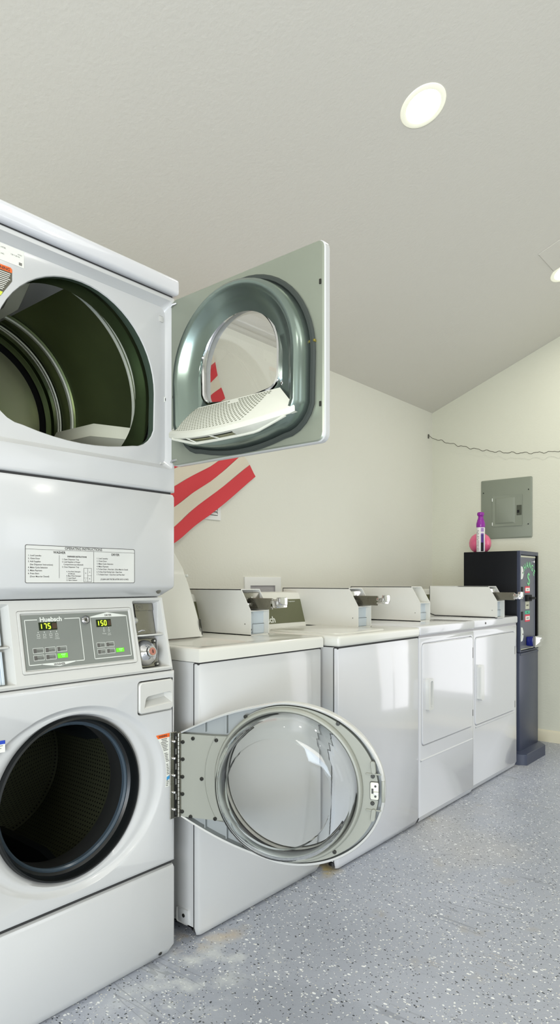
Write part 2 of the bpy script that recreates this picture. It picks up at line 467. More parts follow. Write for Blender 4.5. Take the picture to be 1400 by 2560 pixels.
# ------------------------------------------------------------------ stacked washer dryer
ST = thing('stacked_washer_dryer', 'white coin laundry stack with an open dryer above an open round washer', 'washer dryer', (-PX, 1.0, 0), PI / 2)
HW = 0.345
b = MB()
def shell(b, x0, x1, y0, y1, z0, z1, t=0.004, floor=True, top=True):
    b.box(x0, x0 + t, y0, y1, z0, z1); b.box(x1 - t, x1, y0, y1, z0, z1); b.box(x0, x1, y1 - t, y1, z0, z1)
    if floor: b.box(x0, x1, y0, y1, z0, z0 + t)
    if top: b.box(x0, x1, y0, y1, z1 - t, z1)
shell(b, -HW + .006, HW - .006, 0.022, 0.74, 0.02, 0.873)
shell(b, -HW + .02, HW - .02, 0.06, 0.74, 0.875, 1.40)
shell(b, -HW + .006, HW - .006, 0.036, 0.74, 1.42, 2.012)
b.build('cabinet', enamel, ST)
for d_, y0_, y1_, za, zb2 in ((.008, .012, .03, .276, .292), (.008, .012, .03, .868, .88), (.012, .01, .055, 1.408, 1.420), (.008, .006, .03, 2.010, 2.020)):
    b = MB(); b.box(-HW + d_, HW - d_, y0_, y1_, za, zb2); b.build('seam_strip', seam, ST)   # dark gaps seen between the panels
# kick panel, with a folded lower edge
b = MB()
def front_section(zs):   # rounded vertical edges: list of (z, y offset, half width)
    loops = []
    for z, y, hw, bt in zs:
        r = 0.012
        loops.append([(-hw, bt, z), (-hw, y + r, z), (-hw + r * .3, y + r * .3, z), (-hw + r, y, z), (hw - r, y, z), (hw - r * .3, y + r * .3, z), (hw, y + r, z), (hw, bt, z)])
    return loops
b.loft(front_section([(0.004, 0.020, HW - .006, .03), (0.034, 0.0, HW, .03), (0.268, 0.0, HW, .03), (0.277, 0.004, HW - .002, .03), (0.280, 0.012, HW - .006, .03)]), True, True)
b.build('kick_panel', enamel, ST)
b = MB(); b.screw((0.29, 0.007, 0.022), (0, -1, -0.5), 0.006); b.build('screw', dark_steel, ST)

# washer front with round opening and egg-shaped dish
WC = (0.0, 0.562)
NW = 96
def egg(a, bb, cx=0.0, n=NW):
    return [(cx + WC[0] + a * math.cos(2 * PI * i / n), WC[1] + bb * math.sin(2 * PI * i / n)) for i in range(n)]
b = MB()
dish = [egg(0.300, 0.247), egg(0.294, 0.243), egg(0.285, 0.238), egg(0.272, 0.232), egg(0.258, 0.228), egg(0.240, 0.224), egg(0.2185, 0.2185)]
dy = [0.0, 0.003, 0.010, 0.013, 0.012, 0.014, 0.026]
rect = [(-HW + .012, 0.300), (HW - .012, 0.300), (HW - .012, 0.860), (-HW + .012, 0.860)]
# opening for the dispenser drawer
dr_hole = rrect(0.200, 0.338, 0.752, 0.853, 0.012)
b.plate(rect, [dish[0], dr_hole], lambda a, c: (a, 0.0, c))
b.loft([F(d, y) for d, y in zip(dish, dy)])
b.loft([F(dr_hole, 0.0), F(rrect(0.203, 0.335, 0.755, 0.850, 0.010), 0.010)])
def rim(b, x0, x1, z0, z1, y=0.0, r=0.012, back=0.03):
    L = [[(x0 + r, y, z0 + r), (x1 - r, y, z0 + r), (x1 - r, y, z1 - r), (x0 + r, y, z1 - r)]]
    for k in range(1, 5):
        a = PI / 2 * k / 4; e = r * math.sin(a); d = r * (1 - math.cos(a))
        L.append([(x0 + r - e, y + d, z0 + r - e), (x1 - r + e, y + d, z0 + r - e), (x1 - r + e, y + d, z1 - r + e), (x0 + r - e, y + d, z1 - r + e)])
    L.append([(x0, back, z0), (x1, back, z0), (x1, back, z1), (x0, back, z1)])
    b.loft(L)
rim(b, -HW, HW, 0.288, 0.872)
b.build('washer_front', enamel, ST)
# rubber door seal
b = MB()
b.lathe([(0.2185, 0.024), (0.2155, 0.012), (0.2105, 0.010), (0.2075, 0.018), (0.2055, 0.040), (0.199, 0.046)], (WC[0], 0, WC[1]), (0, 1, 0), NW)
sealo = b.build('door_seal', rubber, ST)
b = MB()
b.lathe([(0.199, 0.046), (0.194, 0.044), (0.190, 0.050), (0.191, 0.062)], (WC[0], 0, WC[1]), (0, 1, 0), NW)
b.build('seal_lip', rubber_hi, sealo)
b = MB()
b.lathe([(0.191, 0.062), (0.190, 0.080), (0.192, 0.12), (0.205, 0.138), (0.236, 0.142)], (WC[0], 0, WC[1]), (0, 1, 0), NW)
b.build('seal_bellows', black, sealo)
# perforated drum
b = MB()
n = 96; prof = [(0.222, 0.125), (0.236, 0.14), (0.236, 0.48), (0.225, 0.495)]
b.lathe(prof, (WC[0], 0, WC[1]), (0, 1, 0), n)
b.mi = 0
b.lathe([(0.225, 0.495), (0.06, 0.50), (0.0005, 0.50)], (WC[0], 0, WC[1]), (0, 1, 0), n)
drm = b.build('washer_drum', drum_perf, ST)
me = drm.data; uvl = me.uv_layers.new(name='UVMap')
for poly in me.polygons:
    for li in poly.loop_indices:
        co = me.vertices[me.loops[li].vertex_index].co
        rr = math.hypot(co.x - WC[0], co.z - WC[1])
        if co.y < 0.4951 and rr > 0.2:
            a = math.atan2(co.z - WC[1], co.x - WC[0]); cc = poly.center; ac = math.atan2(cc.z - WC[1], cc.x - WC[0])
            if a - ac > PI: a -= 2 * PI
            if a - ac < -PI: a += 2 * PI
            uvl.data[li].uv = (a * 0.236 / 0.0125, co.y / 0.0125)
        else: uvl.data[li].uv = (co.x / 0.03, co.z / 0.03)
for k in range(3):
    b = MB(); a = R(35 + 120 * k); T = Matrix.Translation((WC[0], 0, WC[1])) @ Matrix.Rotation(-a, 4, 'Y')
    b.loft([[T @ Vector(p) for p in [(0.236, y, -w), (0.236 - h, y, -w * .35), (0.236 - h, y, w * .35), (0.236, y, w)]] for y, w, h in ((0.15, .03, .03), (0.2, .035, .045), (0.46, .035, .045), (0.49, .03, .03))], True, True, closed=False)
    b.build('lifter', rubber, drm)
# dispenser drawer with finger grip
b = MB()
outer = rrect(0.2045, 0.3335, 0.7565, 0.8485, 0.012)
gr = [(0.222, 0.771), (0.328, 0.777), (0.326, 0.806), (0.319, 0.812), (0.236, 0.806), (0.228, 0.800)]
b.loft([F(outer, 0.012), F(outer, -0.001), F(rrect(0.2075, 0.3305, 0.7595, 0.8455, 0.011), -0.004)])
b.plate(rrect(0.2075, 0.3305, 0.7595, 0.8455, 0.011), [gr], lambda a, c: (a, -0.004, c))
gi = [(0.234, 0.782), (0.318, 0.788), (0.317, 0.800), (0.312, 0.804), (0.242, 0.800), (0.237, 0.797)]
b.loft([F(gr, -0.004), F([(p[0], p[1] + 0.006) for p in gi], 0.022)], cap1=True)
b.build('dispenser_drawer', enamel_soft, ST)
# stickers on the washer
b = MB(); yy = -0.0008
def tri_curve_label():
    # left edge follows the dish outline
    right = 0.3195; pts = []
    for z in [0.684 - i * 0.162 / 14 for i in range(15)]:
        t = (z - WC[1]) / 0.247; xl = 0.303 * math.sqrt(max(0, 1 - t * t)) + 0.004
        pts.append((min(xl, right - 0.012), z))
    return pts, right
lp, rgt = tri_curve_label()
b.face([b.v((x, yy, z)) for x, z in lp] + [b.v((rgt, yy, lp[-1][1])), b.v((rgt, yy, lp[0][1]))], 0)
b.face([b.v((x, yy - .0004, z)) for x, z in lp[:2]] + [b.v((rgt, yy - .0004, lp[1][1])), b.v((rgt, yy - .0004, lp[0][1]))], 1)
b.face([b.v((x, yy - .0004, z)) for x, z in (( .3085, .552), (rgt, .555), (rgt, .545), (.3085, .542))], 3)
b.mi = 2
b.text('WARNING', 0.0085, (0.294, yy - .001, 0.6755), bold=.02, sx=.8)
for k in range(30):
    z = 0.668 - k * 0.0049
    if 0.541 < z < 0.556 or k in (8, 15): continue
    t = (z - WC[1]) / 0.247; xl = 0.303 * math.sqrt(max(0, 1 - t * t)) + 0.006 + (0.008 if k < 2 else 0)
    w = random.uniform(0.6, 1.0) * (rgt - .002 - min(xl, rgt - .01))
    b.box(min(xl, rgt - .01), min(xl, rgt - .01) + w, yy - .0009, yy - .0007, z, z + .0016)
b.build('warning_sticker', [white_label, orange, ink, blue_m], ST, label='white sticker with an orange warning band')
b = MB(); b.face([b.v((x, yy, z)) for x, z in ((-.26, .759), (-.2, .757), (-.2, .728), (-.26, .730))], 0)
b.face([b.v((x, yy - .0004, z)) for x, z in ((-.26, .759), (-.2, .757), (-.2, .748), (-.26, .750))], 1)
b.mi = 2
for k in range(3): b.box(-.25, -.206 - .004 * k, yy - .0009, yy - .0006, .744 - .006 * k, .7455 - .006 * k)
b.build('blue_banded_sticker', [white_label, dblue_m, ink_soft], ST)

# ---- control fascia (tilted back at the top)
TB = math.atan2(0.047, 0.219)
MC = Matrix.Translation((0, 0.004, 0.876)) @ Matrix.Rotation(-TB, 4, 'X')
H = 0.2245
b = MB(MC)
SR = [(0.2225, 0.010), (0.3300, 0.010), (0.3245, 0.2165), (0.2175, 0.2165)]      # right coin bay
SLf = [(-0.302, 0.010), (-0.166, 0.010), (-0.166, 0.2165), (-0.300, 0.2165)]      # left coin bay
BZ = rrect(-0.148, 0.2085, 0.032, 0.197, 0.006, 3)
def rr4(q, r=0.006):
    out = []
    n = len(q)
    for i in range(n):
        p = Vector(q[i]); a = (Vector(q[i - 1]) - p).normalized(); c = (Vector(q[(i + 1) % n]) - p).normalized()
        for t in (0, .5, 1):
            out.append(tuple(p + a * r * (1 - t) ** 2 + c * r * t * t))
    return out
SRr, SLr = rr4(SR), rr4(SLf)
outer = [(-HW + .008, 0.006), (HW - .008, 0.006), (HW - .012, H), (-HW + .012, H)]
b.plate(outer, [SRr, SLr, BZ], lambda a, c: (a, 0, c))
b.loft([F(outer, 0), F([(-HW + .003, 0.0), (HW - .003, 0.0), (HW - .007, H), (-HW + .007, H)], 0.006), F([(-HW + .003, 0.0), (HW - .003, 0.0), (HW - .007, H), (-HW + .007, H)], 0.045)])
def inset(q, d):
    c = Vector((sum(p[0] for p in q) / len(q), sum(p[1] for p in q) / len(q)))
    return [tuple(c + (Vector(p) - c) * (1 - d)) for p in q]
for q in (SRr, SLr):
    b.loft([F(q, 0), F(inset(q, .02), 0.003), F(inset(q, .05), 0.052)], cap1=True)
b.loft([F(BZ, 0), F(rrect(-0.1475, 0.208, 0.0325, 0.1965, 0.006, 3), 0.003), F(rrect(-0.146, 0.2065, 0.034, 0.195, 0.006, 3), -0.003),
        F(rrect(-0.1405, 0.201, 0.0395, 0.1895, 0.003, 3), -0.003), F(rrect(-0.138, 0.1985, 0.042, 0.187, 0.002, 3), 0.0012)], cap1=True)
ctl = b.build('control_fascia', enamel_soft, ST)
# grey overlay with its print
x0, x1, z0, z1 = -0.1365, 0.197, 0.0435, 0.1855
b = MB(MC); b.loft([F([(x0, z0), (x1, z0), (x1, z1), (x0, z1)], 0.001), F([(x0, z0), (x1, z0), (x1, z1), (x0, z1)], -0.0004)], cap1=True)
ov = b.build('control_overlay', panel_grey, ST, label='grey control overlay of the washer and dryer')
def outline(b, pts, w, y, closed=True):
    n = len(pts)
    for i in range(n if closed else n - 1):
        p = Vector(pts[i]); q = Vector(pts[(i + 1) % n]); d = (q - p).normalized(); nn = Vector((-d.y, d.x)) * w / 2
        e = d * w / 2
        b.face([b.v((s.x, y, s.y)) for s in (p - e - nn, q + e - nn, q + e + nn, p - e + nn)])
b = MB(MC); y = -0.0010
outline(b, [(-.094, .172), (-.128, .172), (-.128, .0555), (-.0925, .0555)], .0022, y, False)
outline(b, [(-.0125, .172), (.033, .172), (.033, .0555), (.006, .0555)], .0022, y, False)
b.face([b.v((a, y, c)) for a, c in ((-.094, .0567), (-.094, .0545), (-.043, .0465), (.008, .0545), (.008, .0567))])
outline(b, [(.0665, .172), (.0665, .0555), (.190, .0555), (.190, .172)], .0022, y, False)
b.face([b.v((a, y, c)) for a, c in ((.0655, .1709), (.0655, .1735), (.124, .1845), (.191, .1735), (.191, .1709))])
b.text('Huebsch', 0.0165, (-0.0535, y, 0.1665), bold=.035, sx=1.12)
ic = [(-.094, 'Wash'), (-.0765, 'Rinse'), (-.0585, 'Spin'), (-.041, 'Door Locked')]
for xx, s in ic:
    b.lathe([(0.0014, 0), (0.0014, .0002)], (xx, y, .1385), (0, -1, 0), 8, True, True)
    outline(b, [(xx - .0035, .1335), (xx - .0035, .128), (xx + .0035, .128), (xx + .0035, .1335)], .0008, y)
    b.text(s.split()[0], .0046, (xx, y, .1225)); 
    if ' ' in s: b.text(s.split()[1], .0046, (xx, y, .1185))
for xx, s in ((.107, 'Drying'), (.1235, 'Cool Down')):
    b.lathe([(0.0014, 0), (0.0014, .0002)], (xx, y, .1395), (0, -1, 0), 8, True, True)
    outline(b, [(xx - .002, .135), (xx - .002, .1295), (xx + .002, .1295), (xx + .002, .135)], .0008, y)
    b.text(s.split()[0], .0046, (xx, y, .1225))
    if ' ' in s: b.text(s.split()[1], .0046, (xx, y, .1185))
def key(b, xa, xb, za, zb): outline(b, [(xa, za), (xb, za), (xb, zb), (xa, zb)], .0010, y)
keys = [(-.1135, -.0845, .0845, .098), (-.0795, -.0505, .0845, .098), (-.0455, -.017, .0845, .098), (-.1135, -.0845, .066, .0795), (-.0795, -.0505, .066, .0795),
        (.078, .1045, .0855, .099), (.108, .135, .0855, .099), (.078, .1045, .067, .0805), (.108, .135, .067, .0805)]
names = ['Normal', 'Perm Press', 'Delicates', 'Bright Colors', 'Heavy Soil', 'High', 'Medium', 'Low', 'Delicate']
for k in keys: key(b, *k)
b.build('white_print', panel_white, ov)
for k, s in zip(keys, names):
    b = MB(MC)
    b.face([b.v((a, y, c)) for a, c in ((k[0] + .0015, k[2] + .0015), (k[0] + .0095, k[2] + .0015), (k[0] + .0095, k[3] - .0015), (k[0] + .0015, k[3] - .0015))])
    b.text(s, .0052 if len(s) < 8 else .0040, (k[0] + .0185, y, k[2] + .0045), bold=.02)
    b.build('key_lettering', btn_dark, ov)
for s, ts, xx, zz in (('WASHER', .0082, -.043, .0492), ('DRYER', .0075, .126, .1735)):
    b = MB(MC); b.text(s, ts, (xx, y - .0004, zz), bold=.02); b.build('section_lettering', btn_dark, ov)
for (a0, a1, c0, c1) in ((-.0455, -.016, .067, .0795), (.1395, .1665, .068, .0795)):
    b = MB(MC); b.box(a0, a1, y - .0006, y + .0004, c0, c1); sb = b.build('start_key', led_btn, ov, label='lit green start key')
    xx = (a0 + a1) / 2 + .0015
    b = MB(MC); b.text('START', .0046, (xx, y - .0012, .0745), bold=.02); b.text('PUSH', .0036, (xx, y - .0012, .0700)); b.build('key_lettering', panel_white, ov)
# LED windows with 7-segment digits
SEG = {'1': 'bc', '7': 'abc', '5': 'afgcd', '0': 'abcdef'}
def digit(b, ch, x, z, w, h, t, y):
    def bar(p, q):
        p = Vector(p); q = Vector(q); d = (q - p).normalized() ; nn = Vector((-d.y, d.x)) * t / 2
        b.face([b.v((s.x, y, s.y)) for s in (p + d * t * .1 - nn, q - d * t * .1 - nn, q - d * t * .1 + nn, p + d * t * .1 + nn)])
    P = {'a': ((x, z + h), (x + w, z + h)), 'b': ((x + w, z + h / 2), (x + w, z + h)), 'c': ((x + w, z), (x + w, z + h / 2)), 'd': ((x, z), (x + w, z)),
         'e': ((x, z), (x, z + h / 2)), 'f': ((x, z + h / 2), (x, z + h)), 'g': ((x, z + h / 2), (x + w, z + h / 2))}
    for s in SEG[ch]: bar(*P[s])
for xa, xb, txt in ((-.090, -.038, '175'), (.0845, .1335, '150')):
    b = MB(MC); b.box(xa, xb, y - .0004, y + .0006, .1435, .1645); dw = b.build('display_window', led_dark, ov)
    b = MB(MC)
    for i, ch in enumerate(txt):
        digit(b, ch, xa + .003 + i * .0115 - (.0022 if ch == '1' else 0), .1475, .0062, .0130, .0026, y - .0010)
    b.build('lit_digits', led_on, dw)
    b = MB(MC); b.box(xa + .0375, xb - .001, y - .0007, y, .1465, .1615)
    b.build('unlit_digit', led_brown, dw)
b = MB(MC); b.lathe([(.0115, 0), (.0115, -.006), (.009, -.009), (.0075, -.006), (.0055, -.006), (.005, -.008)], (.049, .001, .165), (0, 1, 0), 28, False, True)
kl = b.build('key_lock', chrome, ST)
b = MB(MC); b.box(.0465, .0515, -.0085, -.0078, .1615, .1685, .001, 1); b.lathe([(.010, 0), (.0112, -.0005)], (.049, -.0062, .165), (0, 1, 0), 28)
b.build('keyhole', dark_steel, kl)
# coin bay right
b = MB(MC); b.box(.246, .3165, .034, .046, .118, .2125); b.box(.246, .3165, .030, .036, .190, .2125, .001, 1)
cm = b.build('coin_acceptor', steel, ST)
b = MB(MC); b.box(.2275, .246, .030, .046, .118, .2125, .002, 1)
b.build('coin_return_slot', enamel_soft, cm)
b = MB(MC); b.box(.2432, .2462, .0285, .036, .170, .210); b.box(.240, .2432, .0285, .036, .122, .150); b.build('slot_gap', black, cm)
b = MB(MC)
b.lathe([(.0085, 0), (.0085, -.006), (.005, -.009)], (.242, .030, .160), (0, 1, 0), 20, False, True)
b.tube([(.242, .022, .1235), (.252, .016, .1275), (.2625, .016, .1265)], .0022, 8)
b.build('coin_return_knob', chrome, cm)
b = MB(MC); outline(b, rrect(.256, .278, .195, .208, .006, 3), .0009, .0294); b.text('25¢', .0078, (.267, .0293, .1990), bold=.01)
b.build('coin_value_mark', ink_soft, cm)
b = MB(MC); b.box(.2225, .327, .006, .05, .1085, .1135, .0015, 2); b.build('bay_shelf', enamel_soft, ST)
b = MB(MC); b.box(-.297, -.169, .012, .05, .1045, .1095, .0015, 2); b.build('bay_shelf', enamel_soft, ST)
b = MB(MC); b.box(.2285, .3115, .034, .047, .016, .1045, .002, 1)
vault = b.build('coin_vault_door', steel, ST)
b = MB(MC)
b.lathe([(.0395, 0), (.0395, -.004), (.037, -.010), (.030, -.019), (.020, -.026), (.017, -.029), (.017, -.036), (.0145, -.038)], (.266, .034, .060), (0, 1, 0), 40, False, True)
lk = b.build('vault_lock', chrome, vault)
b = MB(MC); b.lathe([(.0115, 0), (.0115, -.001)], (.266, -.0042, .060), (0, 1, 0), 24, False, True); b.build('lock_ring', mat('worn copper ring', (196, 134, 120), 0.3, metal=0.6), lk)
b = MB(MC); b.box(.2645, .2675, -.0066, -.005, .0545, .0655, .0008, 1); b.build('keyhole', black, lk)
for zz in (.0235, .094):
    b = MB(MC); b.lathe([(.0068, 0), (.0068, -.003), (.0055, -.0035)], (.305, .034, zz), (0, 1, 0), 18, False, True); s_ = b.build('vault_bolt', dark_steel, vault)
    b = MB(MC); b.lathe([(.0040, 0), (.0032, -.003)], (.305, .0305, zz), (0, 1, 0), 14, False, True); b.build('bolt_centre', chrome, s_)
# left bay: plain grey door
b = MB(MC); b.box(-.295, -.186, .034, .047, .016, .1000, .002, 1); b.box(-.187, -.180, .03, .047, .016, .1000, .001, 1); b.build('blank_bay_door', meter_in, ST)
b = MB(MC); b.box(-.295, -.1785, .030, .047, .114, .2125, .002, 1); b.build('blank_bay_cover', meter_in, ST)

# ---- apron with the operating instructions
b = MB()
zs = [(1.098, 0.050, HW - .022), (1.101, 0.042, HW - .018), (1.124, 0.004, HW - .002), (1.132, 0.0, HW), (1.402, 0.0, HW), (1.410, 0.004, HW - .002), (1.412, 0.012, HW - .004)]
b.loft(front_section([(z, y_, hw, .062) for z, y_, hw in zs]), True, True)
b.build('apron_panel', enamel, ST)
b = MB(); b.lathe([(.0075, 0), (.0075, .003), (.004, .004)], (.292, .0185, 1.115), (0, -1, -.5), 18, False, True); b.build('screw', steel, ST)
b = MB(); y = -.0010
dx0, dx1, dz0, dz1 = -.1475, .1885, 1.1405, 1.2365
b.mi = 0
q = rrect(dx0, dx1, dz0, dz1, .004, 3)
b.face([b.v((a, -.0006, c)) for a, c in q])
b.mi = 1
outline(b, q, .0013, y)
b.box(dx0, dx1, y - .0001, y, 1.2258, 1.2265); b.box(.0513, .0521, y - .0001, y, dz0, 1.2262); b.box(-.0535, -.0528, y - .0001, y, 1.153, 1.213)
b.text('OPERATING INSTRUCTIONS', .0095, (.021, y, 1.2285), bold=.012, sx=.95)
b.text('WASHER', .0088, (-.0525, y, 1.2170), bold=.02); b.text('DRYER', .0088, (.1225, y, 1.2165), bold=.02)
lz = 1.2085; ts = .0056
for s, ind in (('1. Load Laundry', 0), ('2. Close Door', 0), ('3. Add Supplies', 0), ('(See Dispenser Instructions)', 1), ('4. Make Cycle Selection', 0), ('5. Make Payment', 0), ('6. Press Start', 0), ('(Door Must be Closed)', 1)):
    b.text(s, ts, (-.1405 + ind * .005, y, lz), align='LEFT', bold=.01, sx=1.0); lz -= .0076
b.text('DISPENSER INSTRUCTIONS', .0053, (.000, y, 1.2085), bold=.03, sx=.92)
lz = 1.2010
for s, ind in (('1. Open Dispenser Tray', 0), ('2. Load Supplies in Proper', 0), ('Compartment (as indicated)', 1), ('3. Close Dispenser Tray', 0)):
    b.text(s, .0052, (-.0455 + ind * .005, y, lz), align='LEFT', bold=.01); lz -= .0067
lz = 1.1690
for s, ind in (('A. Pre-Wash Detergent', 0), ('(If Offered)', 1), ('B. Main Wash Detergent', 0), ('C. Liquid Bleach', 0), ('D. Fabric Softener', 0)):
    b.text(s, .0046, (-.0320 + ind * .005, y, lz), align='LEFT', bold=.01, sx=.95); lz -= .0057
outline(b, [(.0205, 1.1435), (.0445, 1.1435), (.0445, 1.1800), (.0205, 1.1800)], .0008, y)
b.box(.0325, .0331, y - .0001, y, 1.1435, 1.18); b.box(.0205, .0325, y - .0001, y, 1.1535, 1.1541); b.box(.0331, .0445, y - .0001, y, 1.1595, 1.1601)
for s, a, c in (('D', .0265, 1.165), ('A', .0388, 1.168), ('C', .0265, 1.1465), ('B', .0388, 1.150)): b.text(s, .0052, (a, y, c))
lz = 1.2060
for s in ('1. Load Laundry', '2. Close Door', '3. Make Cycle Selection', '4. Make Payment', '5. To Start Dryer - Press Start - (Door Must be Closed)', '6. To Stop Dryer During Cycle - Open Door', '7. To Restart Dryer - Close Door and Press Start'):
    b.text(s, .0056, (.0610, y, lz), align='LEFT', bold=.01, sx=.82 if len(s) > 30 else 1.0); lz -= .0074
b.text('(CLEAN LINT FILTER AFTER EACH LOAD)', .0058, (.1205, y, 1.1485), bold=.015, sx=.88)
b.build('instruction_decal', [mat('pale decal film', (205, 206, 201), 0.3), ink], ST, label='white operating instruction decal with dark print')

# ---- dryer front: rim, recess, D-shaped throat
b = MB()
zt, zb_ = 2.016, 1.417
rim(b, -HW, HW, zb_, zt, r=.010, back=.036)
ro = [(-HW + .010, zb_ + .010), (HW - .010, zb_ + .010), (HW - .010, zt - .010), (-HW + .010, zt - .010)]
ri0 = rrect(-HW + .012, HW - .012, 1.486, 2.000, .012, 4); ri1 = rrect(-HW + .020, HW - .020, 1.503, 1.984, .022, 4)
b.plate(ro, [ri0], lambda a, c: (a, 0.0, c))
b.loft([F(ri0, 0), F(rrect(-HW + .014, HW - .014, 1.490, 1.996, .014, 4), .008), F(ri1, .027)])
DC = dict(cx=0.033, cz=1.713, Rr=0.257, zb=1.527, rc=0.085)
d0 = dshape(**DC)
b.plate(ri1, [d0], lambda a, c: (a, 0.027, c))
b.loft([F(d0, .027), F(dshape(d=.003, **DC), .0275), F(dshape(d=.005, **DC), .031)])
b.build('dryer_front', enamel, ST)
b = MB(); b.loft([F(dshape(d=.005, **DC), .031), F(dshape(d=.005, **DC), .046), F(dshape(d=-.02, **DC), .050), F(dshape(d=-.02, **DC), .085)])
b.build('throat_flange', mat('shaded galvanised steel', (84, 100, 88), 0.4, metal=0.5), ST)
# drum
DCY = (0.0, 1.700); DR = 0.318
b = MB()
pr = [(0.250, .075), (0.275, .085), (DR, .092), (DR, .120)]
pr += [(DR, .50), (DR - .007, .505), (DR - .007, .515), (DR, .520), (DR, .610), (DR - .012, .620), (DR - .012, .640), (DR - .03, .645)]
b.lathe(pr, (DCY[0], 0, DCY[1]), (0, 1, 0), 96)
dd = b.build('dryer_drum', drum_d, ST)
for yy_, dr_, rr_ in ((.150, .004, .0045), (.168, .004, .0055), (.510, .008, .0075), (.590, .005, .0045), (.604, .005, .0045)):
    b = MB(); b.lathe([(DR - dr_ + rr_ * math.cos(a), yy_ + rr_ * math.sin(a)) for a in [2 * PI * k / 8 for k in range(8)]], (DCY[0], 0, DCY[1]), (0, 1, 0), 96, ring=True)
    b.build('drum_band', drum_r, dd)
b = MB(); b.lathe([(0.268, .656), (0.264, .648), (0.22, .645), (0.19, .652), (0.10, .653), (0.001, .653)], (DCY[0], 0, DCY[1]), (0, 1, 0), 72)
b.build('rear_bulkhead', drum_back, ST)
b = MB(); b.lathe([(DR, .645), (0.266, .665)], (DCY[0], 0, DCY[1]), (0, 1, 0), 72); b.build('bulkhead_gap', black, dd)
for ang in (102, -18, 222):
    b = MB(); T = Matrix.Translation((DCY[0], 0, DCY[1])) @ Matrix.Rotation(-R(ang), 4, 'Y')
    sec = []
    for yv, w, h in ((.125, .036, .004), (.14, .036, .02), (.26, .040, .085), (.47, .040, .090), (.488, .038, .07), (.492, .036, .004)):
        sec.append([T @ Vector(p) for p in [(DR, yv, -w), (DR - h, yv, -w * .55), (DR - h - .004 * (h > .01), yv, 0), (DR - h, yv, w * .55), (DR, yv, w)]])
    b.loft(sec, True, True, closed=False)
    b.build('baffle', baffle_m, dd)
# catch, strike and plug on the recessed face
b = MB(); b.box(.322, .3235 + .006, .0245, .028, 1.696, 1.712, .001, 1); b.build('door_catch', panel_white, ST)
b = MB(); b.box(.3240, .3275, .0238, .0250, 1.700, 1.708); b.build('catch_slot', dark_steel, ST)
b = MB(); b.box(.302, .318, .0245, .028, 1.938, 1.956, .003, 2); b.build('switch_plug', enamel_soft, ST)
b = MB(); b.box(.306, .322, .0225, .030, 1.5035, 1.5075); b.build('hinge_plug', enamel_soft, ST)
# labels beside the throat
b = MB(); b.face([b.v((a, .0262, c)) for a, c in ((-.30, 1.982), (-.136, 1.982), (-.136, 1.940), (-.30, 1.940))], 0)
b.mi = 1
b.text('MODEL HTEE', .0052, (-.200, .0256, 1.9705), align='CENTER'); b.text('120 V 60 Hz', .0048, (-.160, .0256, 1.9620)); b.text('LISTED', .0038, (-.148, .0256, 1.9680))
b.text('SERIAL NO.', .0048, (-.200, .0256, 1.9550)); b.box(-.150, -.142, .0256, .0258, 1.9435, 1.9505)
b.build('rating_sticker', [white_label, ink_soft], ST)
b = MB()
pts = [(-.30, 1.929), (-.172, 1.929), (-.168, 1.925), (-.168, 1.896), (-.197, 1.852), (-.23, 1.82), (-.30, 1.82)]
b.face([b.v((a, .0262, c)) for a, c in pts], 0)
b.face([b.v((a, .0258, c)) for a, c in ((-.30, 1.929), (-.172, 1.929), (-.168, 1.925), (-.168, 1.9165), (-.30, 1.9165))], 1)
b.face([b.v((a, .0258, c)) for a, c in ((-.22, 1.862), (-.192, 1.862), (-.197, 1.852), (-.22, 1.852))], 3)
b.mi = 2; b.text('WARNING', .0105, (-.199, .0254, 1.9185), bold=.02)
b.mi = 4
for k in range(10):
    z = 1.911 - k * .0048; xr = -.172 - (0 if z > 1.896 else (1.896 - z) * .7)
    b.box(-.22, xr - random.uniform(0, .006), .0254, .0257, z, z + .0018)
b.build('dryer_warning_sticker', [dark_label, orange, ink, yellow_m, white_label], ST, label='dark warning sticker with orange band')
# top cap
b = MB(); b.box(-HW - .008, HW + .008, -.014, .74, 2.019, 2.070, .012, 4); b.build('top_cap', enamel_gloss, ST)

# ---- open dryer door
MD = Matrix(((0, 0, -1, 0.325), (-1, 0, 0, 0.0), (0, 1, 0, 0), (0, 0, 0, 1)))   # (u, z, w) -> stack space
def D3(pts, w): return [(a, c, w) for a, c in pts]
DW = 0.574
b = MB(MD)
oz0, oz1 = 1.499, 1.996
b.mi = 0
fl = rrect(0.004, DW, oz0, oz1, .018, 4)
# inner pan face with opening for the bulge
DD = dict(cx=0.298, cz=1.722, Rr=0.252, zb=1.510, rc=0.095)
b.plate(fl, [dshape(d=-.004, **DD)], lambda a, c: (a, c, 0.0))
b.loft([D3(fl, 0.0), D3(rrect(0.002, DW + .004, oz0 - .003, oz1 + .003, .020, 4), -.003)])
dp = b.build('dryer_door', galv, ST, label='open square dryer door swung out to the side')
b = MB(MD)
b.loft([D3(rrect(0.002, DW + .004, oz0 - .003, oz1 + .003, .020, 4), -.003), D3(rrect(0.0, DW + .007, oz0 - .005, oz1 + .005, .022, 4), -.006),
        D3(rrect(0.0, DW + .007, oz0 - .005, oz1 + .005, .022, 4), -.022), D3(rrect(0.003, DW + .004, oz0 - .002, oz1 + .002, .020, 4), -.026)])
WDp = dict(cx=0.292, cz=1.752, Rr=0.139, zb=1.652, rc=0.038, sag=.008)
b.plate(rrect(0.003, DW + .004, oz0 - .002, oz1 + .002, .020, 4), [dshape(d=-.006, **WDp)], lambda a, c: (a, c, -.026))
b.loft([D3(dshape(d=-.006, **WDp), -.026), D3(dshape(d=-.004, **WDp), -.004), D3(dshape(d=.000, **WDp), -.001)])
b.build('outer_skin', enamel, dp)
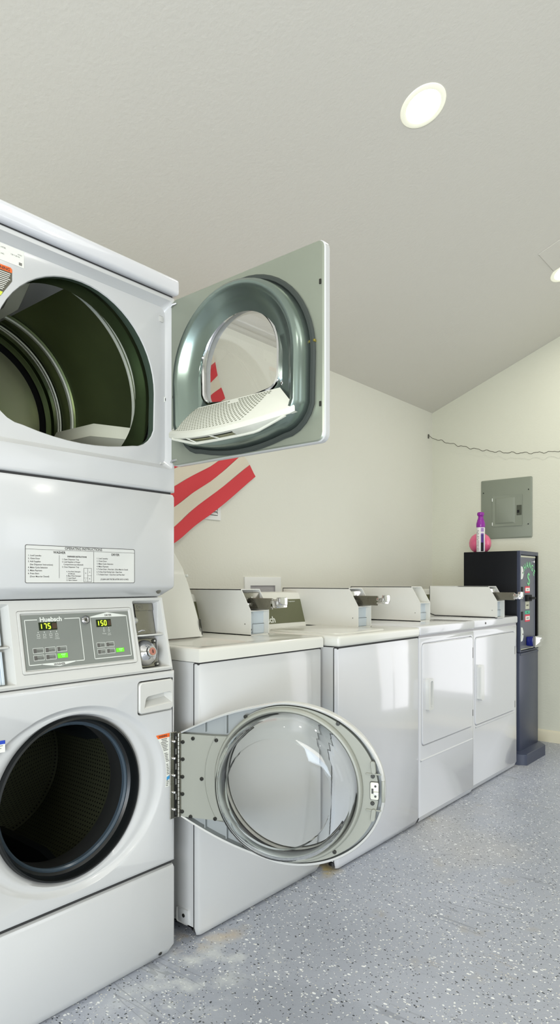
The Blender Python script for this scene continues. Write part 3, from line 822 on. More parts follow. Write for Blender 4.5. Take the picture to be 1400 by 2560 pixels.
# felt gasket groove
b = MB(MD)
b.loft([D3(dshape(d=-.004, **DD), .0), D3(dshape(d=-.006, **DD), .004), D3(dshape(d=-.002, **DD), .009), D3(dshape(d=.006, **DD), .009), D3(dshape(d=.010, **DD), .002)])
b.build('door_gasket', gasket, dp)
# stamped inner bulge
b = MB(MD)
S = [(.010, .002), (.012, .020), (.013, .034), (.017, .046), (.025, .053), (.034, .052), (.042, .045), (.052, .034), (.070, .022), (.092, .014)]
loops = [D3(dshape(d=d, **DD), w) for d, w in S]
# last loops blend towards the window outline
n_ = len(loops[0]); win = dshape(d=-.010, n=28, m=6, q=8, **WDp)
for t, w in ((.35, .010), (.7, .007), (1.0, .005)):
    a = dshape(d=.092, **DD)
    loops.append([(p[0] * (1 - t) + q[0] * t, p[1] * (1 - t) + q[1] * t, w) for p, q in zip(a, win)])
b.loft(loops)
bul = b.build('inner_bulge', galv_b, dp)
b = MB(MD)
b.loft([D3(dshape(d=-.012, **WDp), .004), D3(dshape(d=-.009, **WDp), .0095), D3(dshape(d=-.003, **WDp), .0100), D3(dshape(d=.0005, **WDp), .006), D3(dshape(d=.0005, **WDp), -.002)])
b.build('window_ring', chrome, dp)
b = MB(MD); lo = D3(dshape(d=.0, **WDp), .002); l1 = D3(dshape(d=.0, **WDp), .0035)
b.loft([lo, l1], True, True); b.build('door_pane', pane, dp)
for u_, z_ in ((.150, 1.792), (.296, 1.912), (.405, 1.877), (.452, 1.660), (.145, 1.645)):
    b = MB(MD); b.lathe([(.0065, 0), (.0065, .002), (.003, .005)], (u_, z_, .008), (0, 0, 1), 16, False, True); b.build('door_screw', chrome, dp)
# brass catch on the free edge, small clips in the flange
b = MB(MD); b.box(.528, .556, 1.745, 1.752, .0, .008, .001, 1); b.box(.530, .536, 1.742, 1.755, .0, .012, .001, 1); b.build('strike', mat('brass', (176, 160, 84), 0.3, metal=0.9), dp)
for u_, z_, q_ in ((DW - .008, 1.588, .006), (DW - .008, 1.893, .006), (.012, 1.704, .004)):
    b = MB(MD); b.box(u_, u_ + .005, z_ - q_, z_ + q_, .0, .003); b.build('edge_clip', dark_steel, dp)
for z_ in (oz1 - .012, oz0 + .012):
    b = MB(MD); b.tube([(.004, z_ - .004, .002), (.012, z_, .004), (.030, z_ + .001, .002)], .003, 8); b.build('hinge_pin', chrome, dp)
# lint filter shelf
def filt_edge(t):   # front edge of the filter, t 0..1 from hinge side
    u = .050 + .476 * t; s = 2 * t - 1
    return (u, 1.580 - .030 * (1 - s * s), .050 + .045 * (1 - s * s))
n = 24
back = [(.118 + .330 * t, 1.6485, .014) for t in [i / n for i in range(n + 1)]]
front = [filt_edge(i / n) for i in range(n + 1)]
b = MB(MD)
low = [(p[0], p[1] - .012, p[2] - .001) for p in front]
b.loft([back, [(a[0] * .03 + c[0] * .97, a[1] * .03 + c[1] * .97, a[2] * .03 + c[2] * .97 + .001) for a, c in zip(back, front)], front, low,
        [(p[0], p[1] - .013, p[2] - .012) for p in front]], closed=False)
# solid right-hand wedge and lower skirt
fp = b.build('lint_filter', filter_m, dp, angle=30)
b = MB(MD)
# perforations: small dark slots following the surface
for i in range(1, 15):
    tv = i / 15
    for k in range(1, 34):
        t = (k + (0.5 if i % 2 else 0)) / 34
        if t > .95 - .27 * tv ** 0.7: continue
        bk = Vector((.118 + .330 * t, 1.6485, .014)); fr = Vector(filt_edge(t))
        c = bk.lerp(fr, tv * .93 + .01)
        if i < 3 and .46 < t < .56: continue
        nrm = Vector((0, .5, .75)).normalized()
        e1 = Vector((.0036, 0, 0)); e2 = (fr - bk).normalized() * .0017
        c = c + nrm * .0012
        b.face([b.v(c - e1 - e2), b.v(c + e1 - e2), b.v(c + e1 + e2), b.v(c - e1 + e2)])
pf = b.build('filter_perforation', mat('filter hole shade', (128, 130, 112), 0.7), fp)
def rim_line(t):   # where the filter housing meets the lower rim of the bulge
    u = .075 + .425 * t; q = 2 * t - 1
    return (u, 1.532 + .022 * max(0, abs(q) - .55) / .45 + .006 * q * q, .056)
b = MB(MD)
ts_ = [.62 + .38 * k / 10 for k in range(11)]
up = [filt_edge(t) for t in ts_]; dn = [rim_line(t) for t in ts_]
b.loft([[(p[0], p[1] - .012, p[2] - .001) for p in up], [(p[0] * .5 + q[0] * .5, p[1] * .45 + q[1] * .55 - .006, p[2] * .6 + q[2] * .4) for p, q in zip(up, dn)], dn], closed=False)
b.build('filter_skirt', filter_m, fp)
b = MB(MD)
ts_ = [.04 + .60 * k / 12 for k in range(13)]
up = [filt_edge(t) for t in ts_]; dn = [rim_line(t) for t in ts_]
b.loft([[(p[0], p[1] - .013, p[2] - .020) for p in up], [(q[0], q[1] + .004, q[2] - .012) for q in dn]], closed=False)
b.build('filter_screen', filter_mesh, fp)
b = MB(MD)
b.tube([rim_line(k / 24) for k in range(25)], .0045, 8)
for t in (.22, .44): b.tube([(filt_edge(t)[0], filt_edge(t)[1] - .012, filt_edge(t)[2] - .006), rim_line(t + .03)], .0018, 6)
b.build('filter_frame', filter_m, fp)

# ---- open washer door
A23 = R(23)
MWd = Matrix(((math.sin(A23), 0, -math.cos(A23), 0.352), (-math.cos(A23), 0, -math.sin(A23), 0.0), (0, 1, 0, 0), (0, 0, 0, 1)))
GC = (0.352, 0.552)
def door_outline(a_r, r, e, n=72):
    """egg: ellipse to the latch side, circle over the top, straight lines running to the hinge"""
    pts = []
    for i in range(n + 1):
        a = -100 + 200 * i / n; ar = R(a)
        rx = a_r if math.cos(ar) > 0 else r
        pts.append((GC[0] + rx * math.cos(ar), GC[1] + r * math.sin(ar)))
    p = pts[-1]; q = (0.006, GC[1] + .128 + e)
    for k in range(1, 10):
        t = k / 10; bulge = .012 * math.sin(PI * t)
        pts.append((p[0] + (q[0] - p[0]) * t - bulge * .3, p[1] + (q[1] - p[1]) * t + bulge))
    pts.append(q); pts.append((0.006, GC[1] - .130 - e))
    q = pts[-1]; p = pts[0]
    for k in range(1, 10):
        t = k / 10; bulge = .012 * math.sin(PI * t)
        pts.append((q[0] + (p[0] - q[0]) * t - bulge * .3, q[1] + (p[1] - q[1]) * t - bulge))
    return pts
b = MB(MWd)
o0 = door_outline(.286, .2385, 0.0); o1 = door_outline(.284, .2365, -.002); o2 = door_outline(.279, .2315, -.006)
N0 = len(o0)
circ_n = lambda r, w: [(GC[0] + r * math.cos(2 * PI * i / N0), GC[1] + r * math.sin(2 * PI * i / N0), w) for i in range(N0)]
b.loft([D3(o2, -.003), D3(o1, .0005), D3(o0, -.003), D3(o0, -.030), D3(o1, -.040), D3(o2, -.045)])
b.plate(o2, [[(p[0], p[1]) for p in circ_n(.200, 0)]], lambda a, c: (a, c, -.045))
b.loft([circ_n(.200, -.045), circ_n(.198, -.038)])
wdoor = b.build('washer_door', door_edge, ST, label='open round washer door with glass bowl')
# floor of the shell seen in the two triangular pockets
b = MB(MWd)
b.plate(o2, [[(p[0], p[1]) for p in circ_n(.2155, 0)]], lambda a, c: (a, c, -.026))
b.loft([D3(o2, -.003), D3(o2, -.026)])
b.build('shell_lining', shell_in, wdoor)
for s in (1, -1):
    for u_, l in ((.085, .030), (.155, .030)):
        b = MB(MWd)
        za = GC[1] + s * .132; zb2 = GC[1] + s * (.136 + u_ * .33)
        b.box(u_, u_ + .003, min(za, zb2), max(za, zb2), -.026, -.012)
        b.build('shell_rib', shell_in, wdoor)
# inner frame: ring + neck plate
def inner_outline(n=96):
    pts = []
    for i in range(n + 1):
        a = -127 + 254 * i / n; ar = R(a)
        rx = .268 if math.cos(ar) > 0 else .226; rz = .228
        pts.append((GC[0] + rx * math.cos(ar), GC[1] + rz * math.sin(ar)))
    pts += [(0.185, 0.678), (0.120, 0.676), (0.012, 0.676), (0.012, 0.421), (0.120, 0.421), (0.185, 0.424)]
    return pts
b = MB(MWd)
io = inner_outline(); ring0 = [(GC[0] + .226 * math.cos(2 * PI * i / 96), GC[1] + .226 * math.sin(2 * PI * i / 96)) for i in range(96)]
b.loft([D3(io, -.022), D3(io, -.002)])
hole = [(GC[0] + .2225 * math.cos(2 * PI * i / 96), GC[1] + .2225 * math.sin(2 * PI * i / 96)) for i in range(96)]
b.plate(io, [hole], lambda a, c: (a, c, -.002))
frm = b.build('inner_frame', door_grey, wdoor)
b = MB(MWd)
b.lathe([(.2235, -.003), (.2250, .004), (.2240, .012), (.2200, .017), (.2150, .018), (.2110, .014), (.2090, .006), (.2085, -.010)], (GC[0], GC[1], 0), (0, 0, 1), 96)
b.build('frame_ring', door_grey, frm)
b = MB(MWd)   # raised crescent step on the neck
b.tube([(GC[0] + .262 * math.cos(R(a)), GC[1] + .262 * math.sin(R(a)) * .94, -.0015) for a in range(150, 211, 4)], .0016, 6)
b.build('frame_step', door_grey, frm)
# glass bowl
b = MB(MWd)
go = [(.2085, -.018), (.2080, .008), (.2060, .030), (.2020, .055), (.1950, .078), (.1820, .092), (.155, .098), (.10, .101), (.0, .102)]
gi_ = [(.0, .096), (.10, .095), (.152, .092), (.177, .086), (.1885, .074), (.1955, .053), (.1995, .030), (.2015, .008), (.2020, -.018)]
b.lathe([(max(r, .0004), h) for r, h in go + gi_], (GC[0], GC[1], 0), (0, 0, 1), 96, ring=True)
gb = b.build('glass_bowl', [glass, bowl_end], wdoor, angle=60)
gcen = MWd @ Vector((GC[0], GC[1], .098)); gax = (MWd.to_3x3() @ Vector((0, 0, 1))).normalized()
for pl in gb.data.polygons:
    dv = pl.center - gcen
    if (dv - gax * dv.dot(gax)).length < .162: pl.material_index = 1
b = MB(MWd)
b.lathe([(.2085, -.018), (.2085, -.040), (.201, -.040), (.2005, -.018)], (GC[0], GC[1], 0), (0, 0, 1), 96, ring=True)
b.build('bowl_clamp_ring', door_edge, wdoor)
for u_, z_ in ((.029, .664), (.044, .424), (.129, .664), (.081, .543), (.125, .426), (.223, .741), (.504, .738), (.218, .358), (.494, .370), (.604, .596), (.603, .520), (.052, .664),
               (.018, .651), (.018, .598), (.017, .544), (.017, .491), (.016, .437)):
    if (u_, z_) == (.029, .664): continue
    b = MB(MWd); b.lathe([(.0058, -.002), (.0058, .0015), (.0048, .0026), (.0022, .0026), (.0018, .001)], (u_, z_, 0), (0, 0, 1), 14, False, True); b.build('door_bolt', dark_steel, frm)
# latch and pads on the free side
b = MB(MWd)
b.loft([D3(rrect(.5975, .6205, .532, .580, .004, 2), -.001), D3(rrect(.5975, .6205, .532, .580, .004, 2), .0035), D3(rrect(.599, .619, .5335, .5785, .003, 2), .004)], cap1=True)
lt = b.build('door_latch', filter_m, frm)
b = MB(MWd); b.box(.601, .6065, .549, .563, .002, .0048); outline_pts = rrect(.5965, .6215, .531, .581, .004, 2)
b.loft([D3(outline_pts, -.0015), D3(rrect(.5955, .6225, .530, .582, .004, 2), -.0015)])
b.loft([D3(outline_pts, .0005), D3(rrect(.5957, .6223, .5302, .5818, .004, 2), .0005)])
b.build('latch_slot', dark_steel, lt)
b = MB(MWd); b.box(.607, .622, .547, .556, .003, .014, .003, 2); b.build('latch_hook', panel_white, lt)
for zc in (.570, .5415):
    b = MB(MWd); b.cyl((.612, zc, .003), (.612, zc, .0052), .0032, n=12); b.build('latch_rivet', dark_steel, lt)
for s, zc in ((1, .622), (-1, .488)):
    b = MB(MWd); T = Matrix.Rotation(s * R(8), 4, 'Z')
    b.loft([[(.6055 + (a - .6055) * k + s * (c - zc) * -.12, c, w) for a, c in rrect(.5985, .6125, zc - .017, zc + .017, .006, 3)] for k, w in ((1, -.003), (1, .003), (.8, .006))], cap1=True)
    b.build('bumper_pad', door_grey, frm)
b = MB(MWd)
for zc in (.6035, .502):
    b = MB(MWd); b.box(.584, .628, zc - .003, zc + .001, -.002, .0025, .001, 1); b.build('frame_rib', door_grey, frm)
b = MB(MWd); b.box(.6285, .6375, .525, .585, -.006, .0012, .002, 2); b.build('pull_lip', door_grey, wdoor)
# piano hinge
b = MB(); b.box(.3205, .3465, -.0035, .0, .420, .684, .001, 1)
hg = b.build('hinge_leaf', steel, ST)
b = MB()
b.box(.3375, .3425, -.0062, -.003, .424, .680)
b.build('hinge_channel', black, hg)
for k in range(6):
    z_ = .431 + k * .046
    b = MB(); b.box(.3385, .3415, -.0075, -.0055, z_, z_ + .018); b.build('channel_glint', chrome, hg)
nk = 20
for k in range(nk):
    z_ = .422 + k * .0129
    b = MB(); b.lathe([(.0052, 0), (.0062, .0008), (.0062, .0118), (.0052, .0126)], (.3515, -.0065, z_), (0, 0, 1), 14, True, True); b.build('hinge_knuckle', steel, hg)
b = MB(MWd)
b.box(.004, .012, .421, .681, -.006, .001)
b.build('door_leaf', steel, hg)
for k in range(5):
    z_ = .449 + k * .0518
    b = MB(); b.lathe([(.0048, 0), (.0048, .005), (.0035, .008), (.0012, .0095)], (.3325, -.0035, z_), (0, -1, 0), 14, True, True); b.build('hinge_bolt', chrome, hg)
for x in (-.30, .30):
    for y in (.08, .64):
        b = MB(); b.cyl((x, y, 0), (x, y, .021), .02, .016, 18); b.build('levelling_foot', foot_m, ST)

# ------------------------------------------------------------------ coin meters
def coin_meter(root, X0, y_f, length=.42, slide=0, zb=.930, prefix=''):
    """X0..X0+.112, front at y_f; profile slants back at the top"""
    W = .112; t = .0035; z1 = zb + .184; zs = zb + .099; yt = y_f + .052; yb = y_f + length
    prof = [(y_f, zb), (y_f, zs), (yt, z1), (yb, z1), (yb, zb)]
    b = MB()
    for xa, xb in ((X0, X0 + t), (X0 + W - t, X0 + W)):
        b.loft([[(xa, p[0], p[1]) for p in prof], [(xb, p[0], p[1]) for p in prof]], True, True)
    b.box(X0, X0 + W, yt, yb, z1 - t, z1 + .0005); b.box(X0, X0 + W, yb - t, yb, zb, z1)
    b.box(X0, X0 + W, y_f, yb, zb, zb + t); b.box(X0 + t, X0 + W - t, y_f + .001, y_f + .12, zs - t, zs)
    m = b.build('coin_meter', meter_grey, root, angle=20)
    b = MB(); b.box(X0 + t, X0 + W - t, y_f + .085, y_f + .09, zs, z1 - t); b.build('meter_backplate', meter_grey, m)
    b = MB(); b.box(X0 + t, X0 + W - t, y_f + .028, y_f + .034, zb + t, zs - t)
    b.box(X0 + .035, X0 + W - t, y_f + .024, y_f + .030, zb + .006, zs - .055, .001, 1)
    b.box(X0 + .008, X0 + .032, y_f + .018, y_f + .030, zb + .014, zs - .01, .002, 2)
    vd = b.build('coin_vault_door', meter_in, m)
    b = MB(); b.tube([(X0 + .036, y_f + .022, zb + .006), (X0 + .036, y_f + .022, zs - .055), (X0 + W - .006, y_f + .022, zs - .055)], .0008, 5)
    b.lathe([(.005, 0), (.005, .004)], (X0 + .018, y_f + .018, zb + .022), (0, -1, 0), 14, False, True)
    b.build('vault_edge', dark_steel, vd)
    b = MB(); b.lathe([(.002, 0), (.002, .001)], (X0, y_f + .03, zb + .045), (-1, 0, 0), 8, False, True); b.build('rivet', dark_steel, m)
    if slide:
        b = MB()
        b.box(X0 + .006, X0 + W - .006, y_f + .046, y_f + .088, z1 - .052, z1 - .014, .003, 2)
        b.box(X0 + .010, X0 + W - .010, y_f + .036, y_f + .05, z1 - .072, z1 - .056, .002, 2)
        ch = b.build('coin_chute', steel if slide == 1 else chrome, m)
        b = MB()
        for k in range(9): b.box(X0 + .012 + k * .010, X0 + .018 + k * .010, y_f + .034, y_f + .048, z1 - .070, z1 - .056, .001, 1)
        b.build('coin_slot_teeth', chrome, ch)
        b = MB(); b.lathe([(.005, 0), (.004, .003)], (X0 + .055, y_f + .046, z1 - .034), (0, -1, 0), 14, False, True); b.build('chute_lock', chrome, ch)
        e = y_f - .088
        b = MB(); b.box(X0 + .030, X0 + .036, e, y_f + .075, zs + .006, zs + .050, .001, 1); b.box(X0 + .036, X0 + .075, e + .01, y_f + .075, zs + .040, zs + .045)
        b.box(X0 + .075, X0 + .080, e + .01, y_f + .075, zs + .012, zs + .045, .001, 1)
        sl = b.build('coin_slide', steel, m)
        b = MB(); b.box(X0 + .022, X0 + .088, e - .030, e + .004, zs + .012, zs + .042, .004, 2); b.box(X0 + .030, X0 + .080, e - .038, e - .02, zs + .022, zs + .054, .004, 2)
        b.build('slide_handle', chrome, sl)
    return m

def foot_brackets(root, hw):
    b = MB(); b.box(-hw - .0015, -hw + .002, .045, .100, .034, .082, .006, 2); br = b.build('corner_bracket', enamel, root)
    b = MB(); b.lathe([(.006, 0), (.006, .002), (.004, .003)], (-hw - .0015, .068, .060), (-1, 0, 0), 14, False, True); b.build('bracket_screw', dark_steel, br)
    for x in (-hw + .05, hw - .05):
        for y in (.06, .58):
            b = MB(); b.cyl((x, y, 0), (x, y, .031), .018, .014, 16); b.build('levelling_foot', foot_m, root)

def machine_body(root, hw, depth, ztop, front_mat):
    b = MB(); shell(b, -hw + .002, hw - .002, .022, depth, .03, ztop - .046, top=False); b.build('cabinet', enamel, root)
    b = MB()
    zs = [(.006, .014, hw - .014), (.012, .010, hw - .010), (.034, .0, hw - .001), (ztop - .056, .0, hw - .001), (ztop - .050, .003, hw - .002)]
    b.loft(front_section([(z, y, w, .0205) for z, y, w in zs]), True, True)
    fr = b.build('front_panel', front_mat, root)
    b = MB(); b.box(-hw + .004, hw - .004, .004, .03, ztop - .053, ztop - .043); b.box(-hw + .0005, -hw + .003, .0195, .0235, .02, ztop - .048); b.build('seam_strip', seam, root)
    foot_brackets(root, hw)
    return fr

def console(root, x0, x1, yb, zb=.930, logo=True):
    """slanting control console at the rear of the top"""
    b = MB()
    prof = [(yb, zb), (yb + .006, zb + .012), (yb + .045, zb + .150), (yb + .052, zb + .160), (yb + .064, zb + .165), (yb + .13, zb + .165), (yb + .14, zb + .155), (yb + .14, zb)]
    b.loft([[(x, p[0], p[1]) for p in prof] for x in (x0, x1)], True, True)
    c = b.build('console', enamel_deck, root, angle=30)
    s = math.atan2(.039, .138); M = Matrix.Translation((0, yb + .006, zb + .012)) @ Matrix.Rotation(-s, 4, 'X')
    b = MB(M); b.box(x0 + .035, x1 - .012, -.0012, .002, .006, .122, .001, 1)
    p = b.build('control_overlay', panel_olive, c)
    b = MB(M)
    if logo:
        b.text('Huebsch', .040, (-.190, -.0018, .013), bold=.035, sx=1.10)
    b.text('Wash', .010, (-.02, -.0018, .108)); b.text('Temperature', .010, (.035, -.0018, .108))
    b.build('console_lettering', panel_white, p)
    return c

# ---- washer beside the stack, lid raised
W1 = thing('top_load_washer', 'white top loading washer with its lid raised, right beside the stacked unit', 'washer', (-PX, 1.770, 0), PI / 2)
hw = .331
machine_body(W1, hw, .66, .930, enamel)
b = MB()
op = rrect(-.285, -.010, .045, .330, .05, 5)     # (x, y) opening in the deck
rect = [(-hw + .012, .008), (hw - .012, .008), (hw - .012, .650), (-hw + .012, .650)]
b.plate(rect, [op], lambda a, c: (a, c, .930))
L = [[(a, c, .930) for a, c in rect]]
for k in range(1, 5):
    a = PI / 2 * k / 4; e = .013 * math.sin(a); d = .013 * (1 - math.cos(a))
    L.append([(-hw + .012 - e, .008 - e, .930 - d), (hw - .012 + e, .008 - e, .930 - d), (hw - .012 + e, .650 + e, .930 - d), (-hw + .012 - e, .650 + e, .930 - d)])
L.append([(-hw - .001, -.005, .886), (hw + .001, -.005, .886), (hw + .001, .663, .886), (-hw - .001, .663, .886)])
L.append([(-hw + .01, .01, .886), (hw - .01, .01, .886), (hw - .01, .65, .886), (-hw + .01, .65, .886)])
b.loft(L)
op2 = rrect(-.275, -.020, .055, .320, .05, 5)
op3 = rrect(-.262, -.033, .070, .305, .06, 5)
b.loft([[(a, c, .930) for a, c in op], [(a, c, .926) for a, c in op2], [(a, c, .905) for a, c in op3], [(a, c, .900) for a, c in rrect(-.235, -.055, .095, .285, .08, 5)]])
b.build('top_deck', enamel_deck, W1)
b = MB(); b.loft([[(a, c, z) for a, c in rrect(-.235, -.055, .095, .285, .08, 5)] for z in (.900, .70)], cap1=True); b.build('wash_tub', drum_perf, W1)
b = MB()
ls = []
for k in range(13):
    t = k / 12; z = .934 + .350 * t; y = .320 + .150 * t - .012 * math.sin(PI * t)
    xr = -.012 - .012 * t - (.020 * max(0, t - .75) / .25); xl = -.288 + .012 * t
    th = .016
    ls.append([(xl, y, z), (xl + .010, y - .008, z), (xr - .010, y - .008, z), (xr, y, z), (xr, y + th, z + .006), (xl, y + th, z + .006)])
b.loft(ls, True, True)
lid = b.build('lid', enamel_deck, W1, label='raised cream white washer lid')
b = MB(); b.lathe([(.006, 0), (.006, .008), (.004, .010)], (-.018, .411, 1.168), (.6, -1, 0), 14, True, True); b.build('lid_bumper', panel_white, lid)
b = MB(); b.tube([(-.024, .318, .942), (-.026, .322, .975), (-.024, .327, 1.000), (-.019, .326, .998), (-.017, .321, .970), (-.016, .317, .940)], .0018, 6); b.build('lid_hinge', dark_steel, lid)
b = MB(); b.box(-.29, -.008, .338, .345, .930, .9335); b.build('lid_gap', seam, lid)
console(W1, -hw + .01, hw - .01, .50)
coin_meter(W1, .155, .222, .40, slide=1)

# ---- second washer, lid shut
W2 = thing('top_load_washer', 'white top loading washer with shut lid, between the raised lid washer and the dryers', 'washer', (-1.497, 2.462, 0), PI / 2)
machine_body(W2, hw, .66, .930, enamel_gloss)
b = MB(); b.box(-hw - .001, hw + .001, -.005, .663, .886, .930, .013, 4); b.build('top_deck', enamel_deck, W2)
b = MB(); lidp = rrect(-.285, -.0, .035, .38, .03, 4)
lidp = rrect(-.27, .11, .045, .42, .03, 4)
b.loft([[(a, c, .9295) for a, c in lidp], [(a, c, .934) for a, c in lidp], [(a, c, .936) for a, c in rrect(-.262, .102, .053, .412, .026, 4)]], cap1=True)
b.build('lid', enamel_deck, W2)
console(W2, -hw + .01, hw - .01, .50)
coin_meter(W2, .108, .195, .455, slide=2)

# ------------------------------------------------------------------ front-loading dryers
def dryer(label, y, x, hw, door, handle, hexa, meter, grp=None):
    D = thing('clothes_dryer', label, 'dryer', (x, y, 0), PI / 2)
    b = MB(); shell(b, -hw + .002, hw - .002, .022, .66, .02, .885, top=False)
    b.build('cabinet', enamel_gloss, D)
    # front panel with door recess line and a pressed ridge
    b = MB()
    x0, x1, z0, z1 = door
    zr = .298 if not hexa else None
    rect = [(-hw + .008, .034), (hw - .008, .034), (hw - .008, .872), (-hw + .008, .872)]
    d0 = rrect(x0 - .004, x1 + .004, z0 - .004, z1 + .004, .026, 5)
    b.plate(rect, [d0], lambda a, c: (a, 0, c))
    b.loft([F(d0, 0), F(rrect(x0, x1, z0, z1, .022, 5), .009)], cap1=True)
    L = [[(a, 0, c) for a, c in rect], [(-hw + .002, .004, .030), (hw - .002, .004, .030), (hw - .002, .004, .878), (-hw + .002, .004, .878)], [(-hw, .010, .026), (hw, .010, .026), (hw, .010, .880), (-hw, .010, .880)], [(-hw, .021, .026), (hw, .021, .026), (hw, .021, .880), (-hw, .021, .880)]]
    b.loft(L)
    b.loft([[(-hw + .004, .003, .032), (hw - .004, .003, .032)], [(-hw + .010, .014, .006), (hw - .012, .014, .006)], [(-hw + .010, .03, .006), (hw - .012, .03, .006)]], closed=False)
    b.build('front_panel', enamel_gloss, D)
    b = MB()
    if not hexa:
        b.loft([[(a, yy_, zr + dz) for a in (-hw + .010, hw - .02)] for yy_, dz in ((0.0, -.006), (-.004, -.003), (-.0045, .001), (.0, .004))], closed=False)
    else:
        b.loft([[(a, yy_, z0 - .012 + dz) for a in (x0 + .01, x1 - .01)] for yy_, dz in ((0.0, -.005), (-.003, -.002), (-.0035, .001), (.0, .003))], closed=False)
    b.build('pressed_ridge', enamel_gloss, D)
    b = MB()
    b.loft([F(rrect(x0 + .002, x1 - .002, z0 + .002, z1 - .002, .020, 5), .009), F(rrect(x0 + .002, x1 - .002, z0 + .002, z1 - .002, .020, 5), -.001), F(rrect(x0 + .005, x1 - .005, z0 + .005, z1 - .005, .018, 5), -.004)], cap1=True)
    dr = b.build('dryer_door', enamel_gloss, D)
    b = MB()
    hx0, hx1, hz0, hz1 = handle
    if hexa:
        m = (hx0 + hx1) / 2; q = .012
        ol = [(m - .010, hz0), (m + .010, hz0), (hx1, hz0 + q), (hx1, hz1 - q), (m + .010, hz1), (m - .010, hz1), (hx0, hz1 - q), (hx0, hz0 + q)]
        b.loft([F(ol, -.003), F(ol, -.022), F([(m + (a - m) * .8, c) for a, c in ol], -.026)], cap1=True)
        b.build('door_handle', door_edge, dr)
    else:
        outer_ = rrect(hx0, hx1, hz0, hz1, .006, 3); inn = rrect(hx0 + .018, hx1 - .004, hz0 + .012, hz1 - .012, .010, 3)
        b.loft([F(outer_, -.003), F(outer_, -.022)]); b.plate(outer_, [inn], lambda a, c: (a, -.022, c))
        b.loft([F(inn, -.022), F([(a, c) for a, c in inn], -.005)], cap1=True)
        b.build('door_handle', door_edge, dr)
    for z_ in ((.421, .455), (.733, .790)) if not hexa else ((.375, .415), (.70, .75)):
        b = MB(); b.box(x1 - .001, x1 + .0035, -.0035, .006, *z_); b.build('door_hinge', dark_steel, dr)
    b = MB(); b.box(-hw - .002, hw + .002, -.006, .663, .889, .934, .010, 3); b.build('top_deck', enamel_gloss, D)
    b = MB(); b.box(-hw + .003, hw - .003, .004, .03, .877, .891); b.build('seam_strip', recess_g, D)
    if hexa:
        b = MB(); b.lathe([(.006, 0), (.006, .002)], (-.17, -.0065, .912), (0, -1, 0), 14, False, True); b.build('deck_badge', dark_steel, D)
    foot_brackets(D, hw)
    console(D, -hw + .015, hw - .015, .50, zb=.932, logo=False)
    return D
D1 = dryer('white front loading dryer with square grip handle, next to the shut lid washer', 3.105, -1.500, .305, (-.284, .286, .366, .850), (-.252, -.205, .531, .681), False, None)
coin_meter(D1, .034, .177, .44, slide=0, zb=.934)
D2 = dryer('white front loading dryer with long pointed handle, beside the black change machine', 3.745, -1.510, .322, (-.300, .280, .358, .838), (-.279, -.225, .491, .687), True, None)
coin_meter(D2, -.018, -.012, .430, slide=2, zb=.934)
b = MB(); b.tube([(-.0205, .425, .965), (-.0205, .410, .948), (-.0205, .38, .9385), (-.0205, .0, .9375)], .0028, 6); b.build('meter_gasket', seam, D2)

# ------------------------------------------------------------------ change machine
CM = thing('change_machine', 'black coin change machine on a slate stand by the end wall', 'change machine', (-1.55, 4.345, 0), PI / 2)
cw = .167
b = MB(); b.box(-cw, cw, .0, .36, .695, 1.342, .004, 2); cab = b.build('upper_cabinet', changer_b, CM)
b = MB()   # face frame
fo = [(-cw, .695), (cw, .695), (cw, 1.342), (-cw, 1.342)]; fi = [(-cw + .010, .704), (cw - .034, .704), (cw - .034, 1.318), (-cw + .010, 1.318)]
b.loft([F(fo, 0), F(fo, -.018), F([(-cw + .004, .699), (cw - .004, .699), (cw - .004, 1.338), (-cw + .004, 1.338)], -.020), F(fi, -.020), F(fi, -.006)])
b.build('face_frame', changer_s, CM)
b = MB(); b.box(cw - .034, cw - .006, -.021, -.004, .704, 1.318); b.build('side_gap', black, CM)
b = MB(); b.box(-cw + .008, cw - .036, -.012, -.002, .706, 1.316, .002, 1); fc = b.build('face_door', changer_f, CM)
Y = -.0125
b = MB(); b.box(-cw + .010, cw - .038, Y - .001, Y, 1.302, 1.312); b.box(-cw + .010, cw - .038, Y - .001, Y, .709, .714); b.build('trim_strip', cream_m, fc)
b = MB()
word = 'CHANGE'; cx_, cz_, rr_ = -.002, 1.118, .118
for i, ch in enumerate(word):
    a = R(52 - i * 104 / 5)
    b.text(ch, .058, (cx_ - rr_ * math.sin(a) * .98, Y - .001, cz_ + rr_ * math.cos(a)), bold=.02, rot=a * .8, sx=.9)
b.text('$', .115, (.000, Y - .001, 1.125), bold=-.004, sx=.95)
b.build('green_lettering', green_m, fc)
def sticker(n, x0, x1, z0, z1, m, txt=None, band=None, ts=.012):
    b = MB(); b.box(x0, x1, Y - .0012, Y, z0, z1)
    if band is not None: b.mi = 1; b.box(x0 + .006, x1 - .002, Y - .0016, Y - .001, z0 + band, z1 - band)
    if txt: b.mi = 2; b.text(txt, ts, ((x0 + x1) / 2, Y - .002, (z0 + z1) / 2 - ts * .35), bold=.02)
    return b.build(n, [m, white_label, ink], fc)
sticker('red_sticker', -.062, .022, 1.073, 1.115, red_m, '$1 $5', .010)
sticker('banknote_sticker', -.056, .014, .967, 1.017, cream_m, 'INSERT', None, .014)
sticker('green_sticker', -.062, .022, .936, .956, green_d, 'BILLS', None, .012)
sticker('red_sticker', -.062, .022, .886, .931, red_m, '$10 $20', .010)
sticker('serial_plate', .07, .125, .720, .732, cream_m)
b = MB(); b.box(-.062, .020, -.030, Y, 1.018, 1.060, .004, 2); b.box(-.030, .046, -.046, -.028, 1.030, 1.046, .004, 2); b.build('bill_acceptor', black, fc)
for z0, z1 in ((1.058, 1.112), (.899, .953)):
    b = MB(); b.box(-.136, -.096, Y - .001, Y + .004, z0, z1); b.build('coin_hopper_slot', black, fc)
